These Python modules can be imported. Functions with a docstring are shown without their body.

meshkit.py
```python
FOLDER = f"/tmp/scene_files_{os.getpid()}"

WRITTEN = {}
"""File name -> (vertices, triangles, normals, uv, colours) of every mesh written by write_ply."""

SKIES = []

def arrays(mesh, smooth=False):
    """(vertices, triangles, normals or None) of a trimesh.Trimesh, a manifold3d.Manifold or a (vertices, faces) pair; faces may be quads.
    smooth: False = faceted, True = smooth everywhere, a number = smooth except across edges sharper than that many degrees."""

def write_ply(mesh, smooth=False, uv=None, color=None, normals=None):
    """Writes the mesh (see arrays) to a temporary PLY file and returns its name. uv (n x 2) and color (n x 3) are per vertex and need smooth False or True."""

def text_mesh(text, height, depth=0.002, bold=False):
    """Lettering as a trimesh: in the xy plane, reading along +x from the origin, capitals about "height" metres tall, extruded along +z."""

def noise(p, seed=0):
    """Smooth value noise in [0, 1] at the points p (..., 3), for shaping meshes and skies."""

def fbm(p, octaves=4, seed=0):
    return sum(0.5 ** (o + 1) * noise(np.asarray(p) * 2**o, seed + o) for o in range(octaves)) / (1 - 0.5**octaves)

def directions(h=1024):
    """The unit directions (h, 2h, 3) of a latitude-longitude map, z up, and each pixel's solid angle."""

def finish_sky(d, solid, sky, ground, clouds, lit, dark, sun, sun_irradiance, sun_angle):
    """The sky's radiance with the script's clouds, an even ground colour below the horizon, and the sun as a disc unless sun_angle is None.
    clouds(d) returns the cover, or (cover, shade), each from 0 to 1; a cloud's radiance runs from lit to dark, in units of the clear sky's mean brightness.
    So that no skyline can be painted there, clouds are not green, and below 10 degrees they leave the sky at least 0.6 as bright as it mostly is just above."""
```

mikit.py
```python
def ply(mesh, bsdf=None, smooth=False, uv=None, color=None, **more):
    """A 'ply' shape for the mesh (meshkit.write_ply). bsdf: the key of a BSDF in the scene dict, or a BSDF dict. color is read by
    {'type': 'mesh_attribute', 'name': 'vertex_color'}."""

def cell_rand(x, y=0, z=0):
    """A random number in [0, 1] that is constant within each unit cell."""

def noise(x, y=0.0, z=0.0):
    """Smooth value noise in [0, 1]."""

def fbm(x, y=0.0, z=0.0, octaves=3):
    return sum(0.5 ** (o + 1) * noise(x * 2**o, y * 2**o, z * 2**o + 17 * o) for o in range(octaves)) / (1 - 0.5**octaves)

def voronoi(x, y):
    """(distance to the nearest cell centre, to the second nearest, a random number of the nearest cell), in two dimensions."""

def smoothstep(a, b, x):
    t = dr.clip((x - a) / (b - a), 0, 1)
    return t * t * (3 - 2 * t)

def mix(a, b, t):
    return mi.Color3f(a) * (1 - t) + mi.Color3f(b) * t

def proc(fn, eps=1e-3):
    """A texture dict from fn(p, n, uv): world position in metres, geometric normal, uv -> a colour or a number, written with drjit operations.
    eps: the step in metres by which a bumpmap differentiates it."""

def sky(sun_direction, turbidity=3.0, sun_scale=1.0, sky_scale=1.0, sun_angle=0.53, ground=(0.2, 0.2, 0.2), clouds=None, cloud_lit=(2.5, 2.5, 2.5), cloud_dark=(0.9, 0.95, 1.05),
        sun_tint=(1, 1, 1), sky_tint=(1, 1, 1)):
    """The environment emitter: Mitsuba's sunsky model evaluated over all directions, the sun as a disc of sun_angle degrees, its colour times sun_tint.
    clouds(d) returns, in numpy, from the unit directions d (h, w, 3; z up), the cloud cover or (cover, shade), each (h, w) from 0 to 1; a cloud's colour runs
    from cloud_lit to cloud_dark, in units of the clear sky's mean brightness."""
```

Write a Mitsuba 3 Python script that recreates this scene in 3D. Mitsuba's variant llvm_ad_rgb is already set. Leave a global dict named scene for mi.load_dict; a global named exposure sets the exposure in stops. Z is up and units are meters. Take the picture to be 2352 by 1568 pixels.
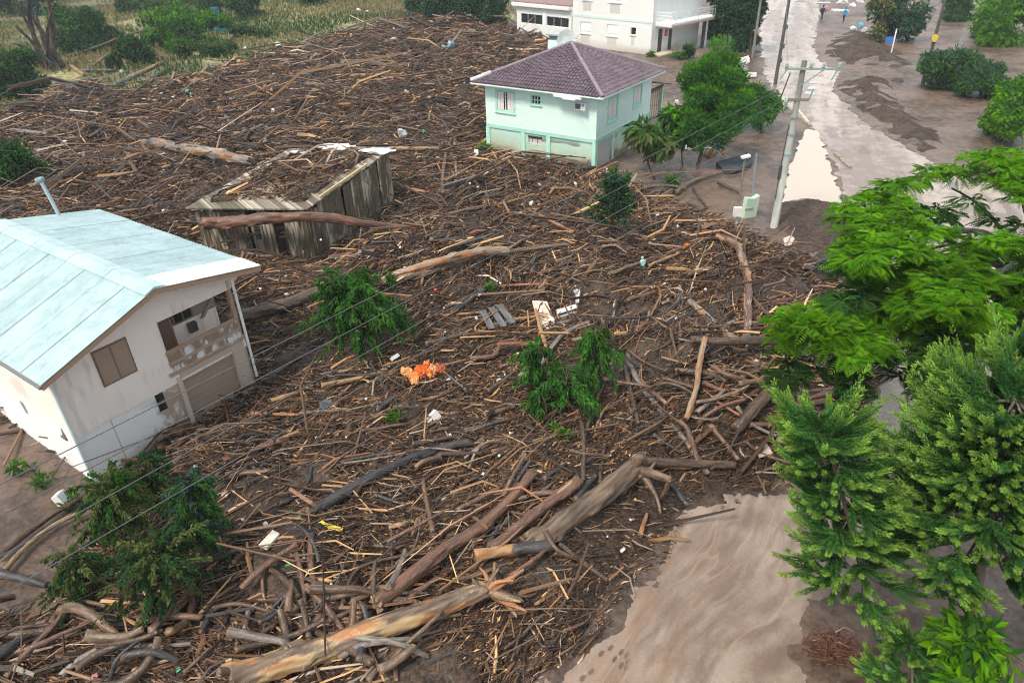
import math, numpy as np, trimesh, mitsuba as mi, drjit as dr, mikit, meshkit, shapely
from mikit import noise, fbm, smoothstep, mix, proc, voronoi
import manifold3d as m3
rng = np.random.default_rng(7)
T = mi.ScalarTransform4f
scene, labels = {}, {}
# ------------------------------------------------------------------ camera, sky, exposure
EYE = np.array([0, 0, 14.5])
FOC, CX, CY = 1597.0, 1176.0, 784.0                 # measured on a 2352 x 1568 view of the photograph
_d = np.array([1248.5 - CX, 3368.0 - CY, FOC]); _d /= np.linalg.norm(_d)
_f = np.array([0, 0, 1.0]) + _d * -_d[2]; _f /= np.linalg.norm(_f)
_r = np.cross(_f, -_d); _r = -_r if _r[0] < 0 else _r
ROT = np.array([_r, _f, -_d])                        # world = ROT @ (right, down, forward)
M = np.eye(4); M[:3, 0], M[:3, 1], M[:3, 2], M[:3, 3] = -ROT[:, 0], -ROT[:, 1], ROT[:, 2], EYE
scene['camera'] = {'type': 'perspective', 'fov_axis': 'x', 'fov': math.degrees(2 * math.atan(1176 / FOC)), 'to_world': T(M), 'near_clip': 0.1, 'far_clip': 4000.0}
scene['sky'] = mikit.sky([-0.42, -0.42, 0.8], turbidity=3, sun_scale=0.30, sun_angle=14, clouds=lambda d: 1.0,
                         cloud_lit=(1.14, 1.23, 1.31), sky_tint=(1, 1, 1), sun_tint=(.92, .98, 1.07))
exposure = 3.12
# ------------------------------------------------------------------ ground shape
def ray(px, py):
    return ROT @ np.array([(px - CX) / FOC, (py - CY) / FOC, 1.0])
def flat(px, py, z=0.0):
    d = ray(px, py); return EYE + d * ((z - EYE[2]) / d[2])
def pix(p):
    c = ROT.T @ (np.asarray(p, float) - EYE); return np.array([CX + FOC * c[0] / c[2], CY + FOC * c[1] / c[2], c[2]])
def poly(pts, z=0.0):
    return shapely.Polygon([flat(*p, z)[:2] for p in pts]).buffer(0)
def sdist(pg, x, y):
    x, y = np.asarray(x, float), np.asarray(y, float)
    pts = shapely.points(x, y); shapely.prepare(pg)
    d = shapely.distance(pg.boundary, pts)
    return np.where(shapely.contains_xy(pg, x, y), d, -d)
def sst(a, b, x):
    t = np.clip((x - a) / (b - a), 0, 1); return t * t * (3 - 2 * t)
def fb(x, y, s, seed=0, o=4):
    return meshkit.fbm(np.stack([np.asarray(x) * s, np.asarray(y) * s, np.zeros_like(np.asarray(x, float)) + seed * 7.3], -1), o, seed)
BED = poly([(1240, 1568), (1346, 1517), (1380, 1490), (1418, 1452), (1432, 1420), (1470, 1350), (1530, 1290), (1545, 1240), (1565, 1180), (1600, 1145), (1700, 1130), (1800, 1135),
            (1900, 1050), (1985, 940), (2012, 912), (2043, 840), (1990, 800), (1940, 700), (1930, 640), (1880, 600), (1780, 560), (1700, 530), (1640, 500), (1560, 470), (1480, 440),
            (1420, 420), (1365, 396), (1250, 360), (1300, 200), (1330, 112), (1190, 80), (1165, 70), (990, 48), (880, 60), (700, 110), (560, 150), (420, 190), (330, 215), (290, 222), (200, 190),
            (130, 215), (60, 250), (0, 275), (-500, 330), (-700, 700), (-500, 900), (60, 985), (150, 1060), (235, 1112), (300, 1150), (210, 1250), (130, 1350), (100, 1400), (0, 1405), (-250, 1405), (-250, 1760), (1180, 1760)])
HEAP = poly([(1923, 199), (1940, 185), (1998, 181), (2033, 186), (2077, 181), (2081, 192), (2033, 212), (2067, 236), (2088, 260), (2132, 291), (2163, 315), (2160, 339), (2170, 346), (2118, 353), (2077, 329),
             (2033, 301), (1978, 264), (1950, 226), (1927, 212)])
HEAP2 = poly([(1790, 466), (1850, 460), (1924, 470), (1985, 500), (2000, 560), (1960, 640), (1890, 610), (1850, 580), (1825, 565), (1780, 520)])
HEAP3 = poly([(1890, 118), (1905, 95), (1960, 70), (2010, 85), (2070, 120), (2100, 150), (2060, 160), (2000, 150), (1940, 150), (1900, 135)])
MEADOW = poly([(-500, -20), (-500, 330), (0, 275), (60, 250), (130, 215), (200, 190), (290, 222), (420, 190), (700, 110), (880, 60), (990, 48), (1165, 70), (1180, 40), (1100, -40), (600, -60)])
PUDDLE = poly([(1851, 298), (1838, 325), (1814, 385), (1793, 474), (1848, 472), (1884, 472), (1923, 476), (1940, 453), (1916, 419), (1909, 392), (1892, 330), (1872, 302)])
WET = poly([(1760, -12), (1745, 92), (1758, 165), (1790, 233), (1834, 267), (1870, 300), (1900, 345), (1925, 400), (1935, 440), (1960, 500), (1985, 560), (1990, 640), (1990, 740), (2035, 820), (2012, 912),
            (1990, 960), (2100, 1100), (2352, 1180), (2700, 1100), (2700, 480), (2352, 450), (2200, 405), (2130, 370), (2070, 332), (1985, 278), (1950, 240), (1912, 205), (1925, 165), (1885, 140), (1865, 110), (1880, 50), (1875, -12)])
MUDFLAT = poly([(1240, 1575), (1346, 1520), (1380, 1493), (1432, 1424), (1470, 1355), (1530, 1292), (1545, 1240), (1560, 1185), (1590, 1148), (1700, 1135), (1800, 1138), (1990, 1100), (2080, 1180), (2010, 1270),
                (1950, 1325), (1900, 1372), (1868, 1392), (1838, 1420), (1852, 1462), (1826, 1500), (1846, 1545), (1822, 1600), (1850, 1760), (1150, 1760)])
def hg(x, y):                                          # the bare mud
    x, y = np.asarray(x, float), np.asarray(y, float)
    r = np.hypot(x, y)
    z = (fb(x, y, 0.22, 1) - 0.5) * 0.16 + (fb(x, y, 1.3, 2) - 0.5) * 0.07
    z = z * (1 - 0.8 * sst(-1.0, 0.4, sdist(PUDDLE, x, y)))
    for pg, h, w in ((HEAP, 0.75, 3.0), (HEAP2, 0.45, 1.5), (HEAP3, 0.8, 4.0)):
        d = sdist(pg, x, y) + (fb(x, y, 0.7, 3) - 0.5) * 1.2
        z = z + h * sst(-0.2, w, d) * (0.70 + 0.6 * fb(x, y, 0.9, 5)) + 0.10 * (fb(x, y, 3.0, 6, 3) - 0.5) * sst(0, 1.0, d)
    return z + sst(90, 160, r) * 1.2 * fb(x, y, 0.03, 9, 2)
MOUNDS = [(flat(1650, 900), 3.0, .85), (flat(1250, 1190), 2.2, .55), (flat(720, 1360), 1.6, .35), (flat(950, 640), 4.0, .7), (flat(430, 380), 5.0, .8), (flat(1000, 620), 3.0, .4)]
SHED = [np.array([-15.3, 32.4]), np.array([-9.6, 31.7]), np.array([-6.75, 39.7]), np.array([-12.4, 40.6])]
SHEDP = shapely.Polygon(SHED)
CREAMP = shapely.Polygon([(-12.7, 15.9), (-9.3, 20.8), (-16.6, 26.0), (-20.1, 21.1)])
MINTP = shapely.Polygon([(5.73, 44.58), (-1.36, 49.5), (3.3, 56.2), (10.4, 51.3)])
def hb(x, y):                                          # the top of the driftwood bed
    x, y = np.asarray(x, float), np.asarray(y, float)
    d = sdist(BED, x, y) + (fb(x, y, 0.5, 11) - 0.5) * 1.4
    s = sst(-0.1, 2.6, d)
    ds = sdist(SHEDP, x, y); e = SHED[2] - SHED[1]; t = np.clip(((x - SHED[1][0]) * e[0] + (y - SHED[1][1]) * e[1]) / (e @ e), 0, 1)
    pit = 0.12 + 0.88 * sst(0.6, 3.2, -ds + 2.2 * sst(0.0, 3.0, (SHED[0][0] - x) * 0.25 + (y - 36.5)))
    s = s * pit * (0.22 + 0.78 * sst(0.3, 2.6, -sdist(CREAMP, x, y))) * (0.10 + 0.90 * sst(0.5, 4.0, -sdist(MINTP, x, y)))
    hill = sum(h * np.exp(-((x - p[0]) ** 2 + (y - p[1]) ** 2) / (r * r)) for p, r, h in MOUNDS) * s
    return hill * (ds < 0) + np.maximum(np.where(ds > 0.42, 2.74 + 0.40 * t + 0.30 * (fb(x, y, 0.9, 17) - 0.42), -0.3), np.where(d > -0.4, -0.12 + s * (0.30 + 0.95 * fb(x, y, 0.16, 12, 3) + 1.15 * (fb(x, y, 0.55, 13) - 0.5)) + 0.22 * s * (fb(x, y, 2.6, 14, 2) - 0.5), -0.3))
def hs(x, y):
    return np.maximum(hg(x, y), hb(x, y))
# ------------------------------------------------------------------ entries
def numbered(name):
    if name not in USED: USED[name] = 0; return name
    USED[name] += 1; return f'{name}_{USED[name]:03d}'
USED = {}
def thing(name, label, cat, group=None):
    k = numbered(name); labels[k] = {'label': label, 'category': cat}
    if group: labels[k]['group'] = group
    return k
def put(key, mesh, bsdf, smooth=False, color=None, to_world=None):
    scene[key] = mikit.ply(mesh, bsdf, smooth if color is None else smooth is True, color=color)
    if to_world is not None: scene[key]['to_world'] = to_world
    return key
def part(parent, name, mesh, bsdf, smooth=False, color=None, label=None):
    k = numbered(f'{parent}__{name}')
    put(k, mesh, bsdf, smooth, color)
    if label: labels[k] = {'label': label}
    return k
def single(name, mesh, bsdf, label, cat, group=None, smooth=False, color=None):
    return put(thing(name, label, cat, group), mesh, bsdf, smooth, color)
def cat_(ms): return trimesh.util.concatenate(ms)
# ------------------------------------------------------------------ materials
def mat(name, base, rough=0.6, spec=0.5, bump=None, bscale=1.0, **kw):
    b = {'type': 'principled', 'base_color': base if isinstance(base, dict) else ({'type': 'rgb', 'value': list(base)}), 'roughness': rough, 'specular': spec, **kw}
    if bump: b = {'type': 'bumpmap', 'arbitrary': bump, 'scale': bscale, 'bsdf': b}
    scene[name] = {'type': 'twosided', 'bsdf': b}
    return name
VC = {'type': 'mesh_attribute', 'name': 'vertex_color'}
def f_mud(p, n, uv):
    a = fbm(p.x * 0.35, p.y * 0.35, 0.0, 4); b = fbm(p.x * 2.5, p.y * 2.5, 3.0, 4); c = fbm(p.x * 12, p.y * 12, 5.0, 3)
    k = dr.clip(0.5 * a + 0.35 * b + 0.25 * c, 0, 1)
    return mix((0.045, 0.030, 0.023), (0.165, 0.116, 0.090), smoothstep(0.32, 0.75, k))
def f_wet(p, n, uv):
    q = p.x * 0.34 + p.y * 0.94; w = p.x * 0.94 - p.y * 0.34
    a = fbm(q * 0.06, w * 0.8 + 1.2 * noise(q * 0.08, w * 0.2), 0.0, 4); b = fbm(p.x * 1.6, p.y * 1.6, 1.0, 4); c = fbm(p.x * 14, p.y * 14, 2.0, 2)
    k = dr.clip(0.55 * a + 0.30 * b + 0.15 * c, 0, 1)
    base = mix((0.20, 0.152, 0.124), (0.38, 0.315, 0.272), smoothstep(0.34, 0.64, k))
    return mix(base, (0.12, 0.092, 0.078), smoothstep(0.60, 0.74, fbm(q * 0.5, w * 1.4, 7.0, 4)) * 0.65)
def f_flow(p, n, uv):
    q = p.x * 0.62 + p.y * 0.78; w = p.y * 0.62 - p.x * 0.78
    w2 = w + 1.1 * noise(q * 0.3, w * 0.4) + 0.15 * noise(q * 1.5, w * 2)
    a = fbm(q * 0.22, w2 * 1.5, 0.0, 4); b = fbm(q * 1.2, w2 * 5.0, 1.0, 4); c = fbm(p.x * 24, p.y * 24, 2.0, 3); d = fbm(p.x * 1.1, p.y * 1.1, 5.0, 4)
    k = dr.clip(0.36 * a + 0.30 * b + 0.10 * c + 0.24 * d, 0, 1)
    base = mix((0.185, 0.130, 0.101), (0.365, 0.292, 0.246), smoothstep(0.30, 0.68, k))
    base = mix(base, (0.24, 0.145, 0.085), smoothstep(0.40, 0.65, noise(q * 0.16 + 3, w * 0.35)) * smoothstep(0.4, 0.6, fbm(q * 0.4, w2 * 1.4, 6.0, 4)) * 0.5)
    t = smoothstep(0.008, 0.0, dr.abs(fbm(q * 0.10, w2 * 0.7, 4.0, 5) - 0.5) - 0.0015)
    base = mix(base, (0.46, 0.35, 0.27), t * 0.25 * smoothstep(0.4, 0.6, noise(q * 0.8, w * 0.8, 2)))
    f1, f2, r = voronoi(q * 2.6, w2 * 5.0)                       # prints and scattered clods
    pr = smoothstep(0.30, 0.18, f1) * smoothstep(0.45, 0.5, r) * smoothstep(0.44, 0.56, noise(q * 0.25 + 9, w2 * 0.8))
    return mix(base, (0.085, 0.060, 0.048), pr * 0.75)
def f_bed(p, n, uv):
    b = fbm(p.x * 1.6, p.y * 1.6, p.z * 2, 4); c = fbm(p.x * 22, p.y * 22, p.z * 22, 3)
    return mix((0.016, 0.011, 0.008), (0.105, 0.066, 0.045), smoothstep(0.3, 0.8, 0.5 * b + 0.5 * c))
def f_heap(p, n, uv):
    b = fbm(p.x * 1.4, p.y * 1.4, p.z, 4); c = fbm(p.x * 9, p.y * 9, p.z * 9, 3)
    return mix((0.032, 0.022, 0.018), (0.095, 0.066, 0.053), smoothstep(0.3, 0.75, 0.5 * b + 0.5 * c))
def f_meadow(p, n, uv):
    b = fbm(p.x * 0.12, p.y * 0.12, 0, 3); c = fbm(p.x * 2, p.y * 2, 1.0, 3)
    return mix(mix((0.13, 0.105, 0.075), (0.30, 0.26, 0.14), smoothstep(0.4, 0.6, b)), (0.07, 0.11, 0.045), smoothstep(0.42, 0.62, c) * 0.75)
bumpf = lambda s, o=3: proc(lambda p, n, uv: fbm(p.x * s, p.y * s, p.z * s, o), eps=0.3 / s)
mat('mud', proc(f_mud), 0.42, 0.5, bumpf(7), 0.05)
mat('wet_mud', proc(f_wet), 0.25, 0.6, bumpf(5), 0.010)
def b_flow(p, n, uv):
    q = p.x * 0.62 + p.y * 0.78; w = p.y * 0.62 - p.x * 0.78; w2 = w + 1.1 * noise(q * 0.3, w * 0.4) + 0.15 * noise(q * 1.5, w * 2)
    f1, f2, r = voronoi(q * 2.6, w2 * 5.0)
    return 0.55 * fbm(q * 0.8, w2 * 5.0, 2.0, 4) + 0.25 * fbm(p.x * 9, p.y * 9, 1.0, 3) - 0.35 * smoothstep(0.36, 0.16, f1) * smoothstep(0.45, 0.5, r) * smoothstep(0.40, 0.56, noise(q * 0.25 + 9, w2 * 0.8))
mat('flow_mud', proc(f_flow), 0.28, 0.5, proc(b_flow, eps=0.02), 0.07)
mat('bed_soil', proc(f_bed), 0.6, 0.4, bumpf(9), 0.08)
mat('heap_soil', proc(f_heap), 0.7, 0.3, bumpf(5, 4), 0.35)
mat('meadow_soil', proc(f_meadow), 0.9, 0.2)
mat('puddle_water', (0.52, 0.44, 0.37), 0.04, 0.5, bumpf(3, 2), 0.0015)
mat('wood', VC, 0.42, 0.5, bumpf(26, 3), 0.022)
mat('chips', VC, 0.38, 0.5)
mat('paint', VC, 0.5, 0.45)
mat('metal_paint', VC, 0.35, 0.6)
mat('cloth', VC, 0.85, 0.2)
scene['leaf'] = {'type': 'principledthin', 'base_color': VC, 'roughness': 0.42, 'diff_trans': 0.7, 'spec_trans': 0.0, 'eta': 1.4}
def f_parapet(p, n, uv):
    a = fbm((p.x + p.y) * 2.2, 0, p.z * 3, 4); b = fbm((p.x + p.y) * 9, 2, p.z * 3, 3)
    return mix((0.62, 0.63, 0.64), (0.25, 0.18, 0.135), smoothstep(0.36, 0.58, 0.6 * a + 0.4 * b))
def f_mint(p, n, uv):
    a = fbm(p.x * 0.8, p.y * 0.8, p.z * 0.8, 3); s = fbm(p.x * 5 + p.y * 5, 0, p.z * 0.7, 3)
    return mix((0.72, 0.92, 0.875), (0.66, 0.88, 0.825), smoothstep(0.4, 0.7, 0.5 * a + 0.5 * s))
def f_mint_low(p, n, uv):
    a = fbm(p.x * 1.5 + p.y * 1.5, 0, p.z * 1.2, 4); s = fbm((p.x + p.y) * 9, 0, p.z * 1.1, 3)
    k = smoothstep(1.9, 0.2, p.z + 1.2 * (a - 0.5)) * (0.35 + 0.65 * s)
    c = mix((0.52, 0.75, 0.68), (0.44, 0.41, 0.24), k)
    c = mix(c, (0.17, 0.12, 0.08), smoothstep(0.75, 0.2, p.z + 0.9 * (a - 0.5)) * 0.8)
    return mix(c, (0.10, 0.10, 0.08), smoothstep(0.66, 0.72, fbm((p.x + p.y) * 1.3, 3, p.z * 1.3, 3)) * smoothstep(1.9, 1.2, p.z) * 0.8)
def f_cream(p, n, uv):
    a = fbm((p.x + p.y) * 1.0, 0, p.z, 4); w = dr.sin((p.x * 0.576 + p.y * 0.817) * 2 * math.pi / 0.11)
    c = mix((0.77, 0.69, 0.635), (0.83, 0.76, 0.71), a)
    return c * (1 - 0.03 * smoothstep(0.86, 1.0, w)) * (1.0 - 0.18 * smoothstep(0.55, 0.8, fbm((p.x + p.y) * 4, 1, p.z * 0.8, 3)))
def f_lowwhite(p, n, uv):
    s = (p.x + 12.727) * 0.576 + (p.y - 15.889) * 0.817
    a = fbm(s * 2.2, 0, p.z * 2.2, 4); b = fbm(s * 7, 2, p.z * 3, 3)
    k = smoothstep(0.35, 0.62, a * 0.6 + 0.4 * b + 0.30 * smoothstep(2.2, 3.6, s) - 0.10 + 0.25 * smoothstep(0.7, 0.1, p.z))
    return mix((0.72, 0.73, 0.74), (0.36, 0.27, 0.21), k * smoothstep(1.6, 2.9, s + 0.8 * smoothstep(0.9, 0.1, p.z)))
def f_roofwhite(p, n, uv):
    s = (p.x * -0.817 + p.y * 0.576); a = fbm(s * 1.2, 0, (p.x + p.y) * 0.25, 4); b = fbm(p.x * 3, p.y * 3, 0, 4)
    c = mix((0.34, 0.465, 0.495), (0.43, 0.565, 0.59), smoothstep(0.3, 0.7, 0.5 * a + 0.5 * b))
    return mix(c, (0.26, 0.33, 0.36), smoothstep(0.66, 0.76, fbm(p.x * 3.0, p.y * 3.0, 1, 5)) * 0.35)
def f_shed(p, n, uv):
    s = (p.x + p.y * 0.75); a = fbm(s * 3.2, 0, p.z * 0.5, 4); b = fbm(s * 14, 1, p.z * 1.4, 3)
    c = mix((0.125, 0.092, 0.064), (0.50, 0.46, 0.38), smoothstep(0.47, 0.72, 0.65 * a + 0.35 * b))
    return mix(c, (0.075, 0.085, 0.05), smoothstep(0.5, 0.7, fbm(s * 1.5, 4, p.z * 1.2, 3)) * 0.5)
def f_tile(p, n, uv):
    a = fbm(p.x * 1.3, p.y * 1.3, 0, 3); b = fbm(p.x * 9, p.y * 9, p.z * 9, 3)
    c = mix((0.085, 0.060, 0.080), (0.165, 0.125, 0.158), smoothstep(0.3, 0.7, 0.4 * a + 0.6 * b))
    return mix(c, (0.13, 0.075, 0.075), smoothstep(0.58, 0.7, fbm(p.x * 2.5, p.y * 2.5, 4, 3)) * 0.5)
def f_conc(p, n, uv):
    a = fbm(p.x * 6, p.y * 6, p.z * 1.2, 4)
    return mix(mix((0.44, 0.46, 0.43), (0.60, 0.62, 0.58), smoothstep(0.3, 0.6, a)), (0.085, 0.08, 0.06), smoothstep(3.0, 8.5, p.z + 5 * (a - 0.5)) * 0.75)
def f_plaster(p, n, uv):
    a = fbm((p.x + p.y) * 0.6, 0, p.z * 0.6, 4); b = fbm((p.x + p.y) * 3, 0, p.z * 0.35, 3)
    return mix(mix((0.80, 0.83, 0.82), (0.72, 0.75, 0.73), b), (0.36, 0.30, 0.24), smoothstep(1.1, 0.0, p.z + 1.3 * (a - 0.5)) * 0.6)
mat('mint_wall', proc(f_mint), 0.7, 0.3); mat('mint_low', proc(f_mint_low), 0.75, 0.3)
mat('parapet', proc(f_parapet), 0.7, 0.3); mat('cream_wall', proc(f_cream), 0.7, 0.3); mat('low_white', proc(f_lowwhite), 0.75, 0.3)
mat('roof_white', proc(f_roofwhite), 0.38, 0.5); mat('shed_sheet', proc(f_shed), 0.6, 0.4)
mat('roof_tile', proc(f_tile), 0.45, 0.5); mat('concrete', proc(f_conc), 0.7, 0.3); mat('plaster', proc(f_plaster), 0.75, 0.3)
mat('glass_dark', (0.02, 0.023, 0.026), 0.06, 0.6)
COL = dict(b=((.120, .078, .054), (.050, .034, .026)), r=((.185, .103, .072), (.085, .048, .034)), d=((.060, .058, .062), (.026, .024, .026)), p=((.40, .27, .14), (.16, .095, .055)),
           g=((.25, .215, .19), (.105, .085, .075)), o=((.42, .20, .095), (.20, .085, .045)), m=((.21, .145, .10), (.085, .058, .042)))
TONE = dict(b='brown', r='reddish brown', d='dark wet', p='pale bare', g='grey weathered', o='orange-brown', m='muddy tan')
# ------------------------------------------------------------------ mesh makers
def box(x0, x1, y0, y1, z0, z1):
    b = trimesh.creation.box((x1 - x0, y1 - y0, z1 - z0)); b.apply_translation(((x0 + x1) / 2, (y0 + y1) / 2, (z0 + z1) / 2)); return b
def colour(mesh, c, var=0.06, seed=0):
    n = len(mesh.vertices); r = np.random.default_rng(seed + n)
    return np.clip(np.array(c)[None] * (1 + var * (r.random((n, 1)) * 2 - 1)), 0.003, 0.95)
def spline(pts, n):
    pts = np.asarray(pts, float)
    if len(pts) == 2: return pts[0] + (pts[1] - pts[0]) * np.linspace(0, 1, n)[:, None]
    s = np.r_[0, np.cumsum(np.linalg.norm(np.diff(pts, axis=0), axis=1))]
    from scipy.interpolate import PchipInterpolator
    return PchipInterpolator(s, pts)(np.linspace(0, s[-1], n))
def tube(path, rad, sides=8, knob=0.0, seed=0, ends=True):
    p = np.asarray(path, float); n = len(p); rad = np.broadcast_to(np.asarray(rad, float), (n,))
    t = np.gradient(p, axis=0); t /= np.linalg.norm(t, axis=1, keepdims=True) + 1e-9
    a = np.cross(t, [0, 0, 1.0]); bad = np.linalg.norm(a, axis=1) < 0.15; a[bad] = np.cross(t[bad], [1.0, 0, 0]); a /= np.linalg.norm(a, axis=1, keepdims=True)
    b = np.cross(a, t); ang = np.arange(sides) * 2 * np.pi / sides
    rr = np.repeat(rad[:, None], sides, 1)
    if knob:
        q = np.stack([np.cos(ang)[None] * 1.3 + 0 * rr, np.sin(ang)[None] * 1.3 + 0 * rr, np.repeat(np.linspace(0, n * 0.28, n)[:, None], sides, 1)], -1) + seed * 3.1
        rr = rr * (1 + knob * (meshkit.fbm(q, 3, seed % 50) - 0.5) * 2)
    v = p[:, None] + rr[..., None] * (np.cos(ang)[None, :, None] * a[:, None] + np.sin(ang)[None, :, None] * b[:, None])
    i, j = np.meshgrid(np.arange(n - 1), np.arange(sides), indexing='ij')
    q = np.stack([i * sides + j, i * sides + (j + 1) % sides, (i + 1) * sides + (j + 1) % sides, (i + 1) * sides + j], -1).reshape(-1, 4)
    f = np.vstack([q[:, [0, 2, 1]], q[:, [0, 3, 2]]]); v = v.reshape(-1, 3)
    if ends:
        k = np.arange(sides); N = len(v)
        v = np.vstack([v, p[0] - t[0] * rad[0] * 0.15, p[-1] + t[-1] * rad[-1] * 0.15])
        f = np.vstack([f, np.stack([k * 0 + N, k, (k + 1) % sides], 1), np.stack([k * 0 + N + 1, (n - 1) * sides + (k + 1) % sides, (n - 1) * sides + k], 1)])
    return trimesh.Trimesh(v, f, process=False)
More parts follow.
